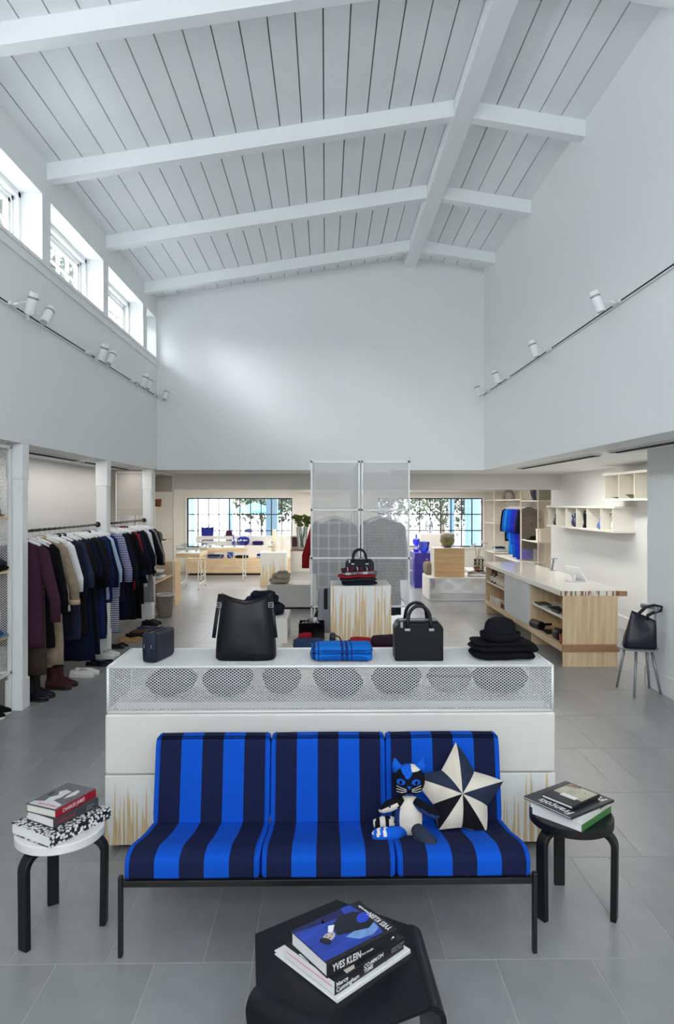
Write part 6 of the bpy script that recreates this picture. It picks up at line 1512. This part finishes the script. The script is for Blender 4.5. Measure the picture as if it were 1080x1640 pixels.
def gb_(t):
    b = MB(); b.lathe([(0.05, 0.0), (0.06, 0.012), (0.05, 0.016)], 16); b.build('foot', clear_m, t)
pot('glass_jar', 'clear ribbed glass jar on the pale cream pedestal', 'jar', (2.56, 16.85, 1.156), [(0.05, 0.014), (0.09, 0.07), (0.10, 0.17), (0.085, 0.27), (0.055, 0.33), (0.05, 0.33), (0.08, 0.26), (0.09, 0.16)], glass('jar_glass', (0.78, 0.83, 0.86), 0.8), gb_, 'vessels on the front room pedestals')
bc = thing('cobalt_cabinet', 'cobalt blue cabinet carrying blue glass near the right shop window', 'cabinet', (1.99, 15.24, 0))
b = MB(); b.box(0, 0.46, 0, 1.05, 0, 0.785); b.build('body', cobalt_m, bc, bevel=0.004)
for z in (0.12, 0.40):
    b = MB(); b.box(-0.012, 0.0, 0.10, 0.95, z, z+0.25); dr = b.build('drawer', cobalt_m, bc, bevel=0.003)
    b = MB(); b.box(-0.024, -0.012, 0.35, 0.7, z+0.22, z+0.235); b.build('handle', white_m, dr)
def gf_(m):
    def f(t):
        b = MB(); b.lathe([(0.06, 0.0), (0.07, 0.008), (0.05, 0.012)], 18); b.build('foot', m, t)
    return f
pot('glass_bowl', 'wide blue glass bowl on the cobalt cabinet', 'bowl', (2.23, 15.45, 0.786), [(0.07, 0.012), (0.11, 0.06), (0.125, 0.22), (0.12, 0.24), (0.115, 0.22), (0.10, 0.07), (0.05, 0.02)], bluegl_m, gf_(bluegl_m), 'blue glass on the cobalt cabinet')
cobgl = glass('deep_blue_glass', (0.10, 0.14, 0.80), 0.6)
pot('gourd_vase', 'deep blue gourd shaped vase behind the blue glass bowl', 'vase', (2.10, 15.8, 0.786), [(0.06, 0.012), (0.08, 0.05), (0.04, 0.12), (0.085, 0.20), (0.08, 0.28), (0.025, 0.32), (0.02, 0.40)], cobgl, gf_(cobgl), 'blue glass on the cobalt cabinet')
op = thing('orchid', 'white orchid in a terracotta pot behind the plywood cube', 'plant', (3.12, 14.0, 0.443))
terr = bpy.data.materials['terracotta']
b = MB(); b.lathe([(0.045, 0), (0.05, 0.004), (0.065, 0.10), (0.07, 0.12), (0.06, 0.12), (0.05, 0.02)], 18); b.build('flower_pot', terr, op, smooth='auto')
for k in range(5):
    a = k*1.3; b = MB(); b.tube([(0, 0, 0.11), (0.08*math.cos(a), 0.08*math.sin(a), 0.17), (0.15*math.cos(a), 0.15*math.sin(a), 0.14)], [0.01, 0.022, 0.004], 8, flat=0.3); b.build('leaf', lf_m, op, smooth=True)
pet = M('white_petal', (238, 236, 230), 0.6)
for k, (dx, hgt) in enumerate(((-0.05, 0.60), (0.10, 0.66), (0.03, 0.52))):
    b = MB(); b.tube([(0, 0, 0.11), (dx*0.5, 0, hgt*0.7), (dx, 0.02, hgt), (dx*2.2, 0.0, hgt-0.03)], 0.005, 6); sm = b.build('stem', stem_m, op, smooth=True)
    for j in range(5):
        c = Vector((dx*(0.9+0.35*j), 0.01*j, hgt+0.01-0.012*j))
        for q in range(5):
            a = 2*PI*q/5; b = MB(); d = Vector((math.cos(a), -0.2, math.sin(a)))*0.026; w = Vector((-math.sin(a), 0, math.cos(a)))*0.014
            b.add([c, c+d*0.6+w, c+d*1.25, c+d*0.6-w], [(0, 1, 2, 3)]); b.build('petal', pet, sm)
bs = thing('storage_basket', 'black and white checked basket by the right mesh racks', 'basket', (3.83, 17.0, 0.25))
chk = plaid('checked_basket_weave', (40, 38, 36), [(0, 0.085, 0.25, 0.02, (200, 196, 188), 0.9), (2, 0.085, 0.3, 0.02, (120, 116, 110), 0.7)])
b = MB(); b.lathe([(0.11, 0), (0.13, 0.01), (0.135, 0.26), (0.13, 0.26), (0.12, 0.02)], 20); b.build('body', chk, bs, smooth='auto')
b = MB(); b.tube([(-0.06, -0.12, 0.24), (-0.05, -0.13, 0.32), (0.05, -0.13, 0.32), (0.06, -0.12, 0.24)], 0.008, 6); b.build('handle', dark_m, bs)
blk('low_block', 'low pale board block under the checked basket', 'display', 3.5, 4.25, 16.5, 17.6, 0, 0.249, offw_m)
folded('folded_scarf', 'taupe and white scarf spread at the right end of the mesh bench', 'scarf', (3.06, 13.6, 0.443), 0.44, 0.26, [(0.05, white_c, 0, 0, 1), (0.05, cloth('taupe_wool', (150, 142, 134)), -0.03, 0, 0.8), (0.03, char_c, 0.02, 0.02, 0.4)], wr=0.03, exy=0.7)
tb5 = thing('canvas_bag', 'small khaki canvas bag left of the plywood cube on the bench', 'bag', (2.10, 14.0, 0.443), 0.2)
b = MB(); b.se(0.14, 0.28, 0.26, 0.5, 0.5, 20, 10, wr=0.012); b.build('body', cloth('khaki_canvas', (150, 138, 120)), tb5, smooth=True)
b = MB(); b.tube([(0, -0.08, 0.23), (-0.02, -0.05, 0.31), (-0.02, 0.05, 0.31), (0, 0.08, 0.23)], 0.008, 6); b.build('handle', brown_m, tb5)

# mesh racks with hanging blue clothes along the right wall of the front room
cr_m = M('cream_coated_steel', (226, 214, 194), 0.4)
shelf_unit('shelf_rack', 'cream mesh rack beside the right shop window', (4.41, 17.8, 0), 0.55, 1.05, 2.45, (0.60, 1.37, 1.98), ('right',), lw=0.04, sw=0.03, st=0.004, mat=cr_m, shelf_mat=cream_m)
rk = shelf_unit('shelf_rack', 'cream mesh rack with blue clothes hanging inside', (4.41, 15.36, 0), 0.55, 2.40, 2.45, (0.55, 1.98), ('right', 'front'), lw=0.04, sw=0.03, st=0.004, mat=cr_m, shelf_mat=cream_m)
b = MB(); b.tube([(0.275, 0.02, 1.90), (0.275, 2.38, 1.90)], 0.012, 8); b.build('clothes_pipe', cr_m, rk)
shelf_unit('shelf_rack', 'cream mesh rack nearest the counter wall with boards of caps', (4.41, 14.1, 0), 0.55, 1.22, 2.45, (0.42, 1.08, 1.95), ('right', 'front'), lw=0.034, sw=0.025, st=0.005, mat=cr_m, shelf_mat=cream_m)
for i, (y, m, L, w) in enumerate(((16.95, black_c, 0.85, 'black coat, furthest in the mesh rack by the right shop window'), (16.78, cloth('azure_cloth', (20, 96, 200)), 0.80, 'azure jacket beside the furthest black coat in the mesh rack'), (16.6, cloth('sky_cloth', (40, 140, 220)), 1.15, 'sky blue long shirt in the mesh rack by the right shop window'), (16.42, blue_c, 0.9, 'bright blue jacket in the middle of the mesh rack'), (16.24, blue_c, 1.2, 'long bright blue dress in the middle of the mesh rack'), (16.06, cloth('royal_cloth', (36, 52, 190)), 0.9, 'royal blue jacket right of the long bright blue dress'), (15.9, bpy.data.materials['royal_cloth'], 1.22, 'long royal blue dress in the mesh rack'), (15.74, cloth('violet_cloth', (60, 48, 150)), 0.9, 'violet blue jacket near the front of the mesh rack'), (15.58, navy_c, 0.95, 'navy coat nearest the front of the mesh rack'))):
    hb3 = dup(hg0, (4.66, y, 1.90), -0.3, 'hanger of the '+w, 'hangers in the right mesh rack')
    kind_ = next(k_ for k_ in ('coat', 'jacket', 'shirt', 'dress') if k_ in w)
    garment(kind_, w, kind_, (4.66, y, 1.895), m, L, 0.20, 0.55, 1.05, -0.35, 'blue clothes in the right mesh rack', seed=60+i, spread=0.02)
cy = thing('canister', 'grey felt storage bin on the top board of the nearest cream rack', 'bin', (4.62, 14.36, 1.963)); b = MB(); b.se(0.30, 0.30, 0.34, 0.25, 0.4, 24, 10); b.build('body', felt_g, cy, smooth=True)
b = MB(); b.tube([(-0.05, -0.1, 0.33), (-0.03, -0.1, 0.38), (0.03, -0.1, 0.38), (0.05, -0.1, 0.33)], 0.008, 6); b.build('handle', dark_m, cy)
bn2 = thing('backpack', 'slate blue backpack beside the grey felt bin on the cream rack', 'bag', (4.56, 14.72, 1.963)); b = MB(); b.se(0.18, 0.16, 0.34, 0.5, 0.5, 20, 12); b.build('body', cloth('slate_nylon', (70, 80, 104)), bn2, smooth=True)
b = MB(); b.tube([(-0.09, 0, 0.30), (-0.12, 0, 0.2), (-0.09, 0, 0.08)], 0.01, 6); b.build('strap', black_c, bn2)
hat('felt_hat', 'black cap lying flat on the middle board of the nearest cream rack', (4.58, 14.95, 1.093), felt_b, 0.09, 0.09, 0.17)
bx2 = thing('carton', 'cream carton on the middle board of the nearest cream rack', 'box', (4.64, 14.42, 1.093)); b = MB(); b.box(-0.13, 0.13, -0.15, 0.15, 0, 0.24); b.build('body', cream_m, bx2, bevel=0.003); b = MB(); b.box(-0.135, 0.135, -0.155, 0.155, 0.22, 0.262); b.build('lid', cream_m, bx2, bevel=0.003)
hat('felt_hat', 'slate felt hat on the lowest board of the nearest cream rack', (4.60, 14.8, 0.433), cloth('slate_felt', (84, 86, 104), bump=0.2), 0.10, 0.14, 0.2)
sc_ = thing('stone_arch', 'small grey arch shaped ornament on the top board of the clothes rack', 'ornament', (4.66, 17.35, 1.993))
b = MB(); b.tube([(-0.11, 0, 0), (-0.12, 0, 0.12), (-0.06, 0, 0.22), (0.04, 0, 0.24), (0.12, 0, 0.14), (0.13, 0, 0)], 0.045, 12); b.build('arch', M('grey_stone', (150, 144, 136), 0.8, var=0.15), sc_, smooth='auto')
b = MB(); b.box(-0.18, 0.19, -0.06, 0.06, 0, 0.012); b.build('base', bpy.data.materials['grey_stone'], sc_)
folded('folded_linen', 'white and grey linen on the low board of the rack by the right window', 'linen', (4.64, 18.2, 0.613), 0.36, 0.40, [(0.05, white_c, 0, 0, 1), (0.04, pale_b, 0, 0, 0.95), (0.05, char_c, 0, 0, 0.8)])
